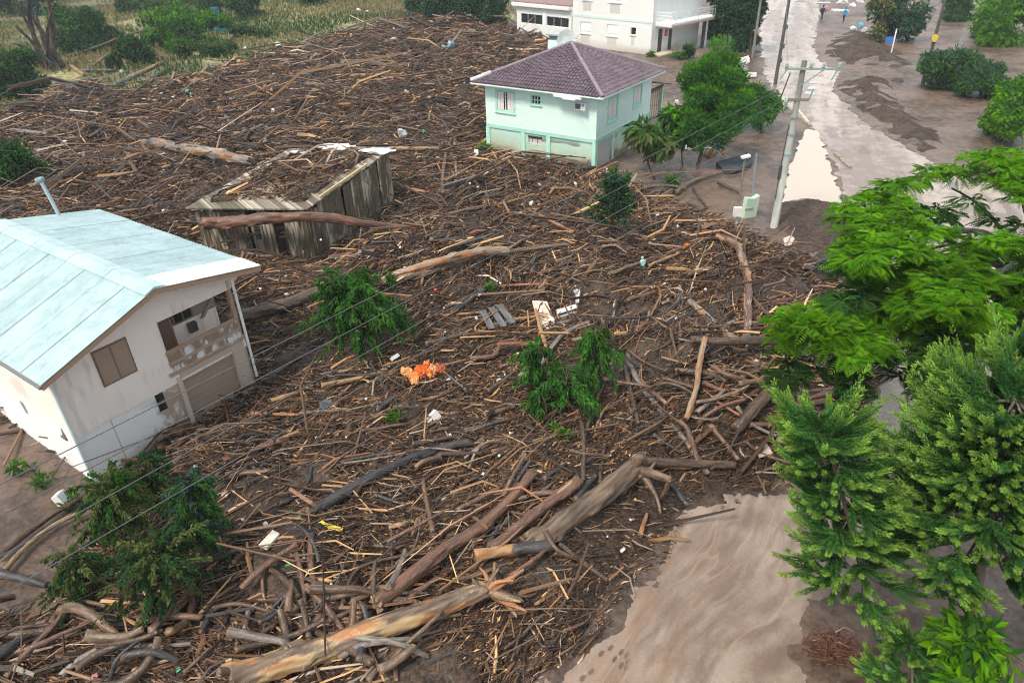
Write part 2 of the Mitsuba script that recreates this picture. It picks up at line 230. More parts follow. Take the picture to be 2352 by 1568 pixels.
def log_mesh(pts, r0, r1, tone, seed, knob=0.09, sides=None, bare=0.25):
    pts = np.asarray(pts, float); L = np.linalg.norm(np.diff(pts, axis=0), axis=1).sum(); r = max(r0, r1); g = np.random.default_rng(seed)
    fine_ = r > 0.09 and L > 1.5
    n = int(np.clip(L / max(r * (0.30 if fine_ else 0.9), 0.04), 7, 150)); sides = sides or (36 if fine_ and r > .15 else 16 if fine_ else 9 if r > 0.05 else 6)
    path = spline(pts, n); at_ = lambda k, o: meshkit.fbm(np.stack([np.linspace(0, L * k, n), np.full(n, o), np.zeros(n)], 1), 3, seed % 40) - 0.5
    amp = min(r * 0.7, 0.07) + 0.012 * L * (r < 0.07)
    path[:, 2] += at_(.9, seed * 1.7) * amp; path[:, :2] += np.stack([at_(.8, seed * 2.9 + 50), at_(.8, seed * .7 + 20)], 1) * amp * 1.4
    rad = np.linspace(r0, r1, n) * (1 + 0.22 * at_(1.4, seed * 3.3 + 9))
    m = tube(path, rad, sides, knob, seed); v = np.asarray(m.vertices).copy(); N = n * sides
    ang = np.r_[np.tile(np.arange(sides) * 2 * np.pi / sides, n), 0, 0]; s = np.r_[np.repeat(np.linspace(0, L, n), sides), 0, L]
    cs, sn = np.cos(ang), np.sin(ang); fine = g.random(len(v))
    furrow = meshkit.fbm(np.stack([cs * (4 + 22 * r) + seed, sn * (4 + 22 * r), s * (1.2 + .25 / max(r, .05))], 1), 4, seed % 31); patch = meshkit.fbm(np.stack([cs * 1.6 + seed, sn * 1.6, s * 1.3], 1), 4, seed % 23)
    ctr = np.repeat(path, sides, 0); v[:N] = ctr + (v[:N] - ctr) * (1 + 0.30 * (furrow[:N, None] - 0.5) + (0.28 * sst(.70, .82, meshkit.noise(np.stack([cs * 1.7 + seed, sn * 1.7, s * 1.5], 1), seed % 17)) * (r > .06))[:N, None])
    for e, k0 in ((slice(0, sides), 0), (slice(N - sides, N), n - 1)):               # broken ends
        t = path[min(k0 + 1, n - 1)] - path[max(k0 - 1, 0)]; t /= np.linalg.norm(t) + 1e-9; v[e] += t * (g.random((sides, 1)) - 0.5) * r * 0.9
    m.vertices = v; c1, c0 = map(np.array, COL[tone])
    k = np.clip((0.55 * furrow + 0.45 * patch - 0.5) * 3.6 + 0.45, 0, 1) * 0.85 + 0.15 * fine; c = c0 * .8 + (c1 * 1.15 - c0 * .8) * k[:, None]
    tint = np.array([(1.12, .98, .88), (.90, .96, 1.05), (1.0, 1.0, 1.0)])[seed % 3]; c = c * (1 + (tint - 1) * sst(.45, .6, meshkit.fbm(np.stack([cs + 31, sn + seed, s * .7], 1), 2, 4))[:, None])
    if bare:                                                      # stretches where the bark has come off
        bq = meshkit.fbm(np.stack([cs * 1.1 + seed * 2, sn * 1.1, s * 0.8], 1), 4, 5 + seed % 29); bk = sst(1 - bare - 0.05, 1 - bare + .03, 0.06 + 0.9 * bq + 0.12 * (furrow - .5))
        bc = (lambda h: np.array((.44, .31, .16)) + (np.array((.36, .16, .065)) - np.array((.44, .31, .16))) * h + (np.array((.30, .25, .19)) - np.array((.44, .31, .16))) * (seed % 2) * (1 - h))(sst(.48, .6, meshkit.fbm(np.stack([cs * 1.5 + 7, sn * 1.5 + seed, s * 1.1], 1), 3, 11))[:, None]) * (0.3 + 1.3 * furrow[:, None]); c = c * (1 - bk[:, None]) + bc * bk[:, None]
    c[-2:] = np.array([.33, .23, .14]) * (0.4 + 0.5 * g.random())
    for e in (slice(0, sides), slice(N - sides, N)): c[e] = c[e] * 0.75 + 0.25 * np.array([.36, .25, .15])
    return m, np.clip(c, 0.004, 0.9)
def sticks(P, D, L, R, cols, bend=0.12, flat_=1.0, g=rng):
    """Many small pieces of wood as one mesh: four-sided, tapered, bent in the middle."""
    n = len(P); D = D / np.linalg.norm(D, axis=1, keepdims=True)
    a = np.cross(D, [0, 0, 1.0]); a /= np.linalg.norm(a, axis=1, keepdims=True) + 1e-9; b = np.cross(a, D)
    mid = P + (a * (g.random((n, 1)) - 0.5) + b * (g.random((n, 1)) - 0.3) * 0.6) * (L * bend * 2)[:, None]
    th = g.random(n) * 6.3 * (flat_ == 1.0); v = np.empty((n, 12, 3))
    for k, (c, s) in enumerate(((P - D * L[:, None] / 2, 0.95), (mid, 1.0), (P + D * L[:, None] / 2, 0.55))):
        for j in range(4):
            an = th + j * np.pi / 2 + np.pi / 4
            v[:, k * 4 + j] = c + (a * np.cos(an)[:, None] + b * (np.sin(an) * flat_)[:, None]) * (R * s)[:, None]
    base = np.array([[k * 4 + j, k * 4 + (j + 1) % 4, k * 4 + 4 + (j + 1) % 4] for k in (0, 1) for j in range(4)] + [[k * 4 + j, k * 4 + 4 + (j + 1) % 4, k * 4 + 4 + j] for k in (0, 1) for j in range(4)] +
                    [[0, 2, 1], [0, 3, 2], [8, 9, 10], [8, 10, 11]])[:, [0, 2, 1]]
    f = (base[None] + (np.arange(n) * 12)[:, None, None]).reshape(-1, 3)
    c = np.repeat(cols[:, None], 12, 1) * (0.82 + 0.36 * g.random((n, 12, 1)))
    return trimesh.Trimesh(v.reshape(-1, 3), f, process=False), np.clip(c.reshape(-1, 3), 0.004, 0.9)
def leaves(P, D, N, L, Wd, cols, g=rng, droop=0.0):
    """Diamond leaves from P along D, facing N."""
    n = len(P); D = D / (np.linalg.norm(D, axis=1, keepdims=True) + 1e-9)
    S = np.cross(D, N); S /= np.linalg.norm(S, axis=1, keepdims=True) + 1e-9; U = np.cross(S, D)
    L, Wd = np.broadcast_to(L, (n,))[:, None], np.broadcast_to(Wd, (n,))[:, None]
    v = np.stack([P, P + D * L * 0.45 + S * Wd / 2 + U * L * 0.08, P + D * L - U * L * (0.1 + droop), P + D * L * 0.45 - S * Wd / 2 + U * L * 0.08], 1)
    f = (np.array([[0, 1, 2], [0, 2, 3]])[None] + (np.arange(n) * 4)[:, None, None]).reshape(-1, 3)
    c = np.repeat(cols[:, None], 4, 1) * (0.9 + 0.2 * g.random((n, 4, 1)))
    return trimesh.Trimesh(v.reshape(-1, 3), f, process=False), np.clip(c.reshape(-1, 3), 0.004, 0.9)
def unit(g, n):
    d = g.normal(size=(n, 3)); return d / np.linalg.norm(d, axis=1, keepdims=True)
def joincol(ms):
    return cat_([m for m, _ in ms]), np.vstack([c for _, c in ms])
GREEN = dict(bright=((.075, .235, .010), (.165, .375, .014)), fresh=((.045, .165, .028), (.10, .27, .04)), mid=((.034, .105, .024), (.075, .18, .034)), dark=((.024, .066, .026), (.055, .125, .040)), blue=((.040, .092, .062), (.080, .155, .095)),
             yellow=((.16, .22, .04), (.26, .30, .06)), dry=((.26, .21, .09), (.40, .33, .15)), olive=((.08, .115, .035), (.16, .19, .06)))
def green(g, kind, n, spread=1.0):
    a, b = map(np.array, GREEN[kind]); return a + (b - a) * (g.random((n, 1)) ** 1.3) * spread + (g.random((n, 1)) - 0.5) * 0.01
def crown(g, clumps, per, L, Wd, kind, droop=0.3, tipkind=None, upright=0.0):
    """Leaves spread through clumps (x, y, z, radius); each clump has its own tone."""
    ms = []
    for (x, y, z, r) in clumps:
        n = max(6, int(per * (0.75 + 0.5 * g.random()))); d = unit(g, n); rad = r * g.random((n, 1)) ** 0.45
        P = np.array([x, y, z]) + d * rad * np.array([1, 1, 0.75])
        D = d * 0.8 + unit(g, n) * 0.7 + np.array([0, 0, upright - droop]); Nn = d * 0.6 + unit(g, n) * 0.6 + np.array([0, 0, 0.7])
        c = green(g, kind, n) * (0.72 + 0.56 * g.random())
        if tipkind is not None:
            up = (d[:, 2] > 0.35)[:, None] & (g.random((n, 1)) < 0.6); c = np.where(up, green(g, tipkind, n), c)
        ms.append(leaves(P, D, Nn, L * (0.7 + 0.6 * g.random(n)), Wd * (0.7 + 0.6 * g.random(n)), c, g))
    return joincol(ms)
def ellipse_clumps(g, c, rad, n, r, shell=0.5):
    """Clumps gathered in a few lobes of the crown, so that its outline is uneven and the sky or ground shows between."""
    if shell < .35: return [(*p, r * (0.7 + 0.6 * g.random())) for p in np.array(c) + unit(g, n) * (shell + (1 - shell) * g.random((n, 1))) * np.array(rad) * np.array([1, 1, 1.0])]
    k = int(np.clip(n // 6, 3, 9)); ld = unit(g, k) * (.45 + .4 * g.random((k, 1))); ls = .32 + .22 * g.random(k); i = g.integers(k, size=n); d = unit(g, n)
    q = ld[i] + d * ls[i][:, None] * (.35 + .65 * g.random((n, 1))); far = np.linalg.norm(q, axis=1, keepdims=True); q = q / np.maximum(far, 1e-6) * np.minimum(far, 1.08); P = np.array(c) + q * np.array(rad)
    return [(*p, r * (0.6 + 0.7 * g.random())) for p in P]
def limbs(g, base, top, clumps, r, k=7, tone='b'):
    """A trunk from base to top with limbs running out to some of the clumps."""
    base, top = np.array(base, float), np.array(top, float); mid = (base + top) / 2 + g.normal(size=3) * 0.04 * np.linalg.norm(top - base)
    ms = [log_mesh([base, mid, top], r, r * 0.45, tone, int(g.integers(1e5)), 0.12, 8, 0)]
    for i in g.permutation(len(clumps))[:k]:
        e = np.array(clumps[i][:3]); s = base + (top - base) * (0.35 + 0.6 * g.random())
        ms.append(log_mesh([s, (s + e) / 2 + [0, 0, 0.12 * np.linalg.norm(e - s)], e], r * 0.45, r * 0.12, tone, int(g.integers(1e5)), 0.1, 5, 0))
    return joincol(ms)
def plant(name, label, cat, base, rad, up, n, r, per, L, Wd, kind, tip=None, seed=1, trunk=0.06, droop=0.3, group=None, shell=0.45, upright=0.0, limb=7, names=('crown', 'trunk'), top=None):
    g = np.random.default_rng(seed); base = np.array(base, float); c = base + [0, 0, up] if top is None else np.array(top, float)
    cl = ellipse_clumps(g, c, rad, n, r, shell); t = thing(name, label, cat, group)
    part(t, names[0], *(lambda m, c_: (m, 'leaf', False, c_))(*crown(g, cl, per, L, Wd, kind, droop, tip, upright)))
    m, c_ = limbs(g, base - [0, 0, 0.3], c + [0, 0, rad[2] * 0.3], cl, trunk, limb); part(t, names[1], m, 'wood', True, c_)
    return t
# ------------------------------------------------------------------ setting
def grid(xs, ys, hf, keep=None):
    X, Y = np.meshgrid(xs, ys); Z = hf(X.ravel(), Y.ravel()).reshape(X.shape); ny, nx = X.shape
    i, j = np.meshgrid(np.arange(ny - 1), np.arange(nx - 1), indexing='ij'); k = (i * nx + j).ravel()
    f = np.vstack([np.stack([k, k + 1, k + nx + 1], 1), np.stack([k, k + nx + 1, k + nx], 1)])
    v = np.stack([X.ravel(), Y.ravel(), Z.ravel()], 1)
    if keep is not None: f = f[keep(v[f].mean(1))]
    m = trimesh.Trimesh(v, f, process=False); m.remove_unreferenced_vertices(); return m
def geo(a, b, s0, q):
    out = [a]
    while out[-1] < b: out.append(out[-1] + s0); s0 *= q
    return np.array(out)
YS = geo(4, 190, 0.14, 1.0105)
XS = np.r_[-geo(14, 190, 0.25, 1.03)[::-1], np.arange(-13.9, 14, 0.14), geo(14, 170, 0.2, 1.03)]
from scipy.interpolate import RegularGridInterpolator
_X, _Y = np.meshgrid(XS, YS)
_H = RegularGridInterpolator((YS, XS), hs(_X.ravel(), _Y.ravel()).reshape(_X.shape), bounds_error=False, fill_value=0.0)
def hq(x, y): return _H(np.stack([np.asarray(y, float), np.asarray(x, float)], -1))
def at(px, py, up=0.0):                                # the place on the surface that is seen there
    z = 0.4
    for _ in range(7):
        p = flat(px, py, z); z = 0.5 * z + 0.5 * (float(hq(p[0], p[1])) + up)
    return flat(px, py, z)
put('ground', grid(np.r_[-2500, -600, XS[::2], 600, 2500], np.r_[-400, -60, YS[::2], 600, 2500], lambda x, y: np.where((np.abs(x) < 400) & (y > -50) & (y < 400), hg(x, y), 0.0)), 'mud', True)
labels['ground'] = {'kind': 'structure'}
put('debris_ground', grid(XS, YS, lambda x, y: hb(x, y) + 0.12 * sst(0.54, 0.66, fb(x, y, 0.5, 91, 5)) * (1 + np.hypot(x, y) / 60), lambda c: c[:, 2] > -0.2), 'bed_soil', True); labels['debris_ground'] = {'kind': 'structure'}
def sheet(name, pg, lift, m, step, wob=1.0, s=0.8):
    x0, y0, x1, y1 = pg.bounds; x0, y0, x1, y1 = max(x0, -95), max(y0, 3), min(x1, 80), min(y1, 185)
    def hf(x, y):
        d = sdist(pg, x, y) + (fb(x, y, s, 21) - 0.5) * wob + (fb(x, y, 5 * s, 22, 3) - 0.5) * .35 * wob
        return hg(x, y) + np.clip(d * 0.12, -0.12, lift)
    put(name, grid(np.arange(x0 - 1, x1 + 1, step), np.arange(y0 - 1, y1 + 1, step), hf, lambda c: c[:, 2] > hg(c[:, 0], c[:, 1]) - 0.06), m, True); labels[name] = {'kind': 'structure'}
sheet('road', WET, 0.022, 'wet_mud', 0.4, 1.6)
sheet('mud_flat', MUDFLAT, 0.03, 'flow_mud', 0.08, 1.3, 1.3)
sheet('meadow', MEADOW, 0.05, 'meadow_soil', 1.2, 4.0, 0.15)
for k, pg in enumerate((HEAP, HEAP2, HEAP3)): sheet(('mud_heap', 'mud_heap_001', 'mud_heap_002')[k], pg, 0.04, 'heap_soil', 0.16, 0.9, 2.2)
def pool(name, pg, z, wob=0.5):
    b = pg.boundary; n = int(b.length / 0.15); P = np.array([b.interpolate(i / n, True).coords[0] for i in range(n)])
    P = P + np.stack([fb(P[:, 0], P[:, 1], 1.4, 31) - 0.5, fb(P[:, 0], P[:, 1], 1.4, 32) - 0.5], 1) * wob
    g2 = shapely.Polygon(P).buffer(0); g2 = max(getattr(g2, 'geoms', [g2]), key=lambda q: q.area)
    v, f = trimesh.creation.triangulate_polygon(g2, engine='earcut')
    m = trimesh.Trimesh(np.c_[v, np.full(len(v), z)], f, process=False)
    if m.face_normals[:, 2].sum() < 0: m.invert()
    put(name, m, 'puddle_water'); labels[name] = {'kind': 'structure'}
pool('puddle', PUDDLE, 0.075, 0.9)
pool('puddle_001', poly([(1797, 560), (1812, 553), (1822, 560), (1815, 575), (1800, 580)]), 0.30, 0.15)
# kerb along the road: one clean run, then broken stones
KP = [flat(*p)[:2] for p in [(1831, 255), (1846, 272), (1866, 297), (1893, 330), (1925, 362), (1960, 392), (2010, 425)]]
kt = thing('kerb', 'pale kerb of the muddy road beside the puddle', 'kerb')
KL = shapely.LineString(KP); n_ = int(KL.length / 1.0)
for i in range(n_):
    if i > 3 and rng.random() < 0.45: continue
    a, b = (np.array(KL.interpolate(i * 1.0 + e).coords[0]) for e in (0.04, 0.96)); d = b - a; L_ = np.linalg.norm(d)
    bx = box(-L_ / 2, L_ / 2, -0.11, 0.11, -0.1, 0.15); bx.apply_transform(trimesh.transformations.rotation_matrix(math.atan2(d[1], d[0]) + rng.normal() * 0.05 * (i > 3), [0, 0, 1]))
    c = (a + b) / 2; bx.apply_translation([*c, float(hg(c[:1], c[1:])[0]) - 0.05 * (i > 3) * rng.random()])
    part(kt, 'stone', bx, 'paint', False, colour(bx, (.52, .45, .38) if i < 4 else (.27, .22, .185), 0.15))
zt = thing('road_marking', 'faded white crossing stripes on the wet muddy road', 'road marking')
for a, b, c, d in (((1862, 188), (1885, 188), (1882, 194), (1858, 193)), ((1858, 200), (1883, 201), (1878, 208), (1853, 206)), ((1851, 211), (1873, 214), (1868, 221), (1846, 217))):
    P = np.array([flat(*q) for q in (a, b, c, d)]); P[:, 2] = hg(P[:, 0], P[:, 1]) + 0.045
    part(zt, 'stripe', trimesh.Trimesh(P, [[0, 2, 1], [0, 3, 2]], process=False), 'paint', False, np.full((4, 3), 0.42))
# ------------------------------------------------------------------ houses
class Frame:
    def __init__(s, o, th, key): s.o, s.key = np.array(o, float), key; s.u = np.array([math.cos(th), math.sin(th), 0]); s.v = np.array([-s.u[1], s.u[0], 0])
    def w(s, p): p = np.asarray(p, float); return s.o + p[..., :1] * s.u + p[..., 1:2] * s.v + p[..., 2:3] * np.array([0, 0, 1.0])
    def m(s, mesh): mm = mesh.copy(); mm.vertices = s.w(mm.vertices); return mm
    def box(s, name, b, mat_, col=None, parent=None, label=None, bevel=0):
        mm = s.m(box(*b)); return part(parent or s.key, name, mm, mat_, False, None if col is None else colour(mm, col), label)
    def mesh(s, name, mesh, mat_, col=None, parent=None, label=None, smooth=False):
        mm = s.m(mesh); return part(parent or s.key, name, mm, mat_, smooth, None if col is None else (colour(mm, col) if np.ndim(col) == 1 else col), label)
def prism(pts, y0, y1):                               # polygon of (x, z) pushed from y0 to y1
    m = trimesh.creation.extrude_polygon(shapely.Polygon(pts), y1 - y0, engine='earcut'); v = m.vertices.copy()
    m.vertices = np.stack([v[:, 0], y0 + v[:, 2], v[:, 1]], 1); m.invert() if m.volume < 0 else None; return m
def ext(pg, d): return cat_([trimesh.creation.extrude_polygon(q, d, engine='earcut') for q in getattr(pg, 'geoms', [pg])])
def xz_wall(pg, y0, y1):                              # a wall given by its outline in (x, z)
    m = ext(pg, y1 - y0); v = m.vertices.copy(); m.vertices = np.stack([v[:, 0], y0 + v[:, 2], v[:, 1]], 1); m.invert() if m.volume < 0 else None; return m
BROWN, MINT, MINTD, WHITE, CREAM = (.23, .155, .11), (.48, .80, .70), (.36, .66, .55), (.80, .82, .82), (.74, .66, .60)
# --- left house: u along the gable front, v inward
lh = thing('gabled_house', 'cream and white house with pale corrugated gable roof in the debris at left', 'house')
F = Frame((-12.727, 15.889, 0), 0.957, lh); Wd, D0 = 5.97, 9.0
zt_ = lambda u: np.interp(u, [-0.46, 3.185, 6.76], [4.23, 5.46, 4.73])             # underside of the roof
front = shapely.Polygon([(0, 1.80), (Wd, 1.80), (Wd, zt_(Wd) - .14), (3.185, 5.30), (0, zt_(0) - .14)])
rec = shapely.box(3.25, 2.14, Wd + 1, 4.06)
win = shapely.box(1.25, 2.95, 2.2, 4.05)
m = xz_wall(front.difference(rec).difference(win), 0, .18)
up = F.mesh('upper_wall', m, 'cream_wall')
low = shapely.box(0.01, -0.4, Wd - .01, 1.795).difference(shapely.box(3.43, -0.5, 5.36, 1.93)).difference(shapely.box(2.47, 1.1, 2.76, 1.78))
for q in low.geoms: F.mesh('lower_wall', xz_wall(q, 0.03, 0.2), 'low_white', label='white lower wall caked with brown mud' if q.centroid.x < 3 else None)
F.box('lower_wall_seam', (1.02, 1.05, 0.022, 0.04, 0, 1.78), 'paint', (.42, .40, .38))
# side and back walls
side = shapely.box(0.2, 1.80, D0, 4.1); slow = shapely.box(0.2, -0.4, D0, 1.795).difference(shapely.Polygon([(0.78, 1.22), (0.95, 1.85), (1.08, 1.5), (1.2, 1.3)])).difference(shapely.Polygon([(3.2, 1.3), (3.3, 1.75), (3.6, 1.7), (3.5, 1.2)]))
def sidewall(pg, x0, x1):
    m = ext(pg, x1 - x0); v = m.vertices.copy(); m.vertices = np.stack([x0 + v[:, 2], v[:, 0], v[:, 1]], 1); m.invert() if m.volume < 0 else None; return m
F.mesh('side_wall', sidewall(side, 0.0, 0.18), 'cream_wall'); F.mesh('side_lower_wall', sidewall(slow, 0.02, 0.19), 'low_white', label='white side wall with a hole broken through it')
F.mesh('side_wall', sidewall(shapely.box(1.4, -0.4, D0, 4.5), Wd - .18, Wd), 'cream_wall')
F.mesh('back_wall', prism([(0.2, -0.4), (Wd - .2, -0.4), (Wd - .2, zt_(Wd - .2) - .14), (3.185, 5.3), (0.2, zt_(.2) - .14)], D0 - .18, D0), 'cream_wall')
F.box('hole_frame', (0.0, 0.05, 0.95, 1.25, 1.28, 1.36), 'paint', (.2, .14, .1)); F.box('inner_floor', (0.2, 5.7, 1.4, 8.7, 1.82, 1.95), 'paint', (.2, .17, .15))
# shutters
wk = F.box('shutter_frame', (1.2, 2.25, -0.03, 0.05, 2.89, 4.1), 'paint', (.17, .115, .085), label='brown shuttered window')
for a in (1.25, 1.745): F.box('shutter', (a, a + .46, -0.045, -0.028, 2.95, 4.04), 'paint', (.30, .215, .165), wk)
F.box('shutter_bar', (1.70, 1.75, -0.055, -0.03, 2.95, 4.04), 'paint', (.20, .13, .10), wk)
# recess (balcony)
F.box('balcony_wall', (3.25, Wd - .05, 1.2, 1.32, 2.0, 4.6), 'cream_wall'); F.box('recess_side', (3.14, 3.25, 0.18, 1.3, 1.9, 4.45), 'cream_wall'); F.box('balcony_floor', (3.16, Wd, 0.0, 1.3, 2.10, 2.24), 'low_white')
F.mesh('recess_ceiling', prism([(3.2, 4.12), (Wd, 4.12), (Wd, 4.2), (3.2, 4.2)], 0.18, 1.3), 'cream_wall')
dk = F.box('door', (3.82, 4.15, 1.12, 1.2, 2.24, 3.62), 'paint', (.16, .105, .08)); F.box('door_frame', (4.15, 4.22, 1.1, 1.2, 2.24, 3.66), 'paint', (.25, .12, .09), dk)
wk = F.box('window', (4.27, 5.9, 1.1, 1.2, 3.10, 3.60), 'paint', (.19, .13, .10)); F.box('pane', (4.34, 4.62, 1.08, 1.1, 3.17, 3.53), 'glass_dark', None, wk); F.box('pane', (4.68, 4.95, 1.08, 1.1, 3.17, 3.53), 'glass_dark', None, wk); F.box('panel', (5.0, 5.84, 1.075, 1.1, 3.15, 3.55), 'paint', (.26, .20, .16), wk)
rl = F.box('balcony_rail', (3.2, 5.88, -0.04, 0.05, 2.90, 3.0), 'paint', (.32, .23, .165)); F.box('rail_board', (3.2, 5.88, -0.035, 0.03, 2.50, 2.60), 'paint', (.35, .27, .21), rl)
F.box('parapet', (3.22, 5.86, -0.02, 0.03, 2.24, 2.50), 'parapet', None, rl); F.box('parapet', (3.22, 5.86, -0.02, 0.03, 2.60, 2.90), 'parapet', None, rl)
F.box('slab_edge', (3.1, 5.95, -0.08, 0.04, 2.14, 2.26), 'low_white'); F.mesh('slab_stain', prism([(3.6, 2.15), (5.4, 2.15), (5.2, 2.25), (4.2, 2.24)], -0.095, -0.078), 'paint', (.30, .22, .17))
F.box('corner_post', (5.80, 5.93, 0.0, 0.14, 2.24, 4.4), 'paint', (.33, .235, .17)); F.mesh('brace', prism([(5.2, 2.95), (5.32, 2.95), (5.85, 3.5), (5.82, 3.62)], 1.0, 1.1), 'paint', (.3, .21, .16))
F.box('flowerpot', (4.72, 5.0, 1.0, 1.17, 2.62, 2.95), 'paint', (.06, .055, .045), label='dark pot hanging on the balcony wall')
gd = F.box('garage_door', (3.43, 5.36, 0.10, 0.15, 0.1, 1.9), 'paint', (.30, .225, .175), label='brown roller door of the garage')
for z in np.arange(0.45, 1.9, 0.24): F.box('door_slat', (3.45, 5.34, 0.088, 0.1, z, z + .2), 'paint', (.31, .235, .185), gd)
F.box('garage_frame', (3.28, 3.43, -0.05, 0.1, 0.0, 2.0), 'paint', (.50, .42, .36)); F.box('garage_frame', (5.36, 5.85, -0.05, 0.1, 0.0, 2.12), 'paint', (.47, .385, .33)); F.box('lintel', (3.44, 5.355, -0.05, 0.1, 1.93, 2.12), 'paint', (.45, .37, .31))
wk = F.box('small_window', (2.45, 2.78, 0.06, 0.14, 1.08, 1.8), 'paint', (.22, .155, .12)); F.box('pane', (2.49, 2.74, 0.05, 0.06, 1.48, 1.76), 'glass_dark', None, wk); F.box('pane', (2.49, 2.74, 0.05, 0.06, 1.13, 1.40), 'glass_dark', None, wk)
for nm, uu, z0, c in (('downpipe', -0.06, 0.0, (.62, .72, .72)), ('downpipe', 6.02, 0.5, (.78, .80, .80))):
    F.mesh(nm, tube(spline([(uu, -.05, zt_(uu) - .2), (uu, -.05, 2.2), (uu, -.05, z0)], 8), .05, 8), 'metal_paint', c, smooth=True)
# roof: corrugated sheets laid side by side from ridge to eave
YF, YB = -0.77, 9.2
def corr_sheet(u0, z0, u1, z1, y0, y1, n, amp=.022, pitch=.177, t=.018):
    ys = np.linspace(y0, y1, n); h = amp * np.cos((ys - y0) * 2 * np.pi / pitch); k = 5
    U = np.linspace(u0, u1, k); Zs = np.linspace(z0, z1, k); V = []
    for dz in (0, -t): V.append(np.stack([np.repeat(U, n), np.tile(ys, k), np.repeat(Zs, n) + np.tile(h, k) + dz], 1))
    i, j = np.meshgrid(np.arange(k - 1), np.arange(n - 1), indexing='ij'); q = (i * n + j).ravel(); f = np.vstack([np.stack([q, q + n, q + n + 1], 1), np.stack([q, q + n + 1, q + 1], 1)]); o = k * n
    rim = [(a, a + 1) for a in range(n - 1)] + [((k - 1) * n + a, (k - 1) * n + a + 1) for a in range(n - 1)] + [(a * n, a * n + n) for a in range(k - 1)] + [(a * n + n - 1, a * n + 2 * n - 1) for a in range(k - 1)]
    rf = [x for a, b in rim for x in ([a, b, b + o], [a, b + o, a + o])]
    return trimesh.Trimesh(np.vstack(V), np.vstack([f, f[:, ::-1] + o, rf]), process=False)
bb = [prism([(-0.46, 4.05), (3.185, 5.30), (3.185, 5.44), (-0.46, 4.2)], YF + .02, YF + .06), prism([(3.187, 5.30), (6.74, 4.57), (6.74, 4.71), (3.187, 5.44)], YF + .02, YF + .06)]
rk = F.mesh('roof', cat_(bb), 'paint', (.36, .235, .16))
soff = cat_([prism([(-0.4, 4.14), (3.185, 5.36), (3.185, 5.39), (-0.4, 4.17)], YF + .07, 0), prism([(3.187, 5.36), (6.7, 4.64), (6.7, 4.67), (3.187, 5.39)], YF + .07, 0)])
F.mesh('soffit', soff, 'paint', (.52, .43, .37), rk)
yy = np.linspace(YF, YB, 10)
for i in range(9):
    F.mesh('roof_sheet', corr_sheet(3.185, 5.475 + .006 * (i % 2), -0.46, 4.235 + .006 * (i % 2), yy[i], yy[i + 1] + .09, 40), 'roof_white', None, rk, smooth=30)
    w_ = i == 0
    F.mesh('roof_sheet', corr_sheet(3.185, 5.475 + .006 * (i % 2), 6.76 + .03 * rng.random(), 4.735 + .006 * (i % 2) + .02 * w_, yy[i], yy[i + 1] + .09 + .0 * w_, 40), 'paint' if w_ else 'roof_white', (.90, .91, .90) if w_ else None, rk,
           'bright white new roof sheet at the front right slope' if w_ else None, 30)
F.mesh('ridge_cap', cat_([prism([(2.85, 5.385), (3.185, 5.5), (3.52, 5.435), (3.52, 5.46), (3.185, 5.535), (2.85, 5.41)], YF + .02 + i * 1.11, YF + 1.12 + i * 1.11 - .02 * (i % 2)) for i in range(9)]), 'roof_white', None, rk)
F.mesh('gutter', tube(F_ := [(-0.5, YF, 4.17), (-0.5, YB, 4.17)], .05, 8), 'metal_paint', (.15, .17, .18), rk)
sp = thing('stovepipe', 'thin grey-blue stovepipe standing on the far edge of the pale corrugated roof', 'pipe')
b_ = F.w(np.array([5.2, 9.0, 5.0])); 
part(sp, 'pipe', tube([b_ - [0, 0, .2], b_ + [-.10, .0, .6], b_ + [-.22, 0, 1.45]], .07, 9), 'metal_paint', True, np.tile((.36, .47, .50), (9 * 3 + 2, 1))); m = tube([b_ + [-.36, 0, 1.42], b_ + [-.08, 0, 1.5]], .11, 9); part(sp, 'cowl', m, 'metal_paint', True, colour(m, (.20, .27, .30)))
# --- mint green house: N is the near corner; u along the right face, v along the left face
gh = thing('hip_roofed_house', 'mint green house with purple-brown tiled hip roof beyond the driftwood', 'house')
F = Frame((5.729, 44.582, 0), 0.964, gh); GL, GW, HW = 8.19, 8.63, 4.50
def facewall(face, pg, d0, d1):                         # face 'L': outward -u, coordinates (v, z); face 'R': outward -v, coordinates (u, z)
    m = ext(pg, d1 - d0); v = m.vertices.copy()
    m.vertices = np.stack([d0 + v[:, 2], v[:, 0], v[:, 1]], 1) if face == 'L' else np.stack([v[:, 0], d0 + v[:, 2], v[:, 1]], 1)
    if m.volume < 0: m.invert()
    return m
def fb_(face, a0, a1, z0, z1, d0, d1): return (d0, d1, a0, a1, z0, z1) if face == 'L' else (a0, a1, d0, d1, z0, z1)
wins = dict(L=[(6.3, 7.65, 2.98, 4.2), (4.18, 4.86, 3.68, 4.18)], R=[(1.6, 2.8, 2.8, 4.08), (5.35, 6.5, 2.95, 4.15)])
for fc, L_ in (('L', GW), ('R', GL)):
    pg = shapely.box(0.0 if fc == 'L' else 0.2, 1.95, L_, HW)
    for a0, a1, z0, z1 in wins[fc]: pg = pg.difference(shapely.box(a0, z0, a1, z1))
    F.mesh('wall', facewall(fc, pg, 0, .2), 'mint_wall')
    pg = shapely.box(0.05 if fc == 'L' else 0.25, -0.6, L_ - .05, 1.70)
    pg = pg.difference(shapely.box(4.12, 1.02, 5.18, 1.50)) if fc == 'L' else pg.difference(shapely.box(0.35, -0.5, 2.35, 1.5))
    F.mesh('basement_wall', facewall(fc, pg, .06, .24), 'mint_low', label='stained basement wall of the mint house')
    F.box('band', fb_(fc, 0.0 if fc == 'L' else .205, L_, 1.70, 1.95, -.03, .2), 'paint', MINTD if fc == 'R' else (.42, .74, .63))
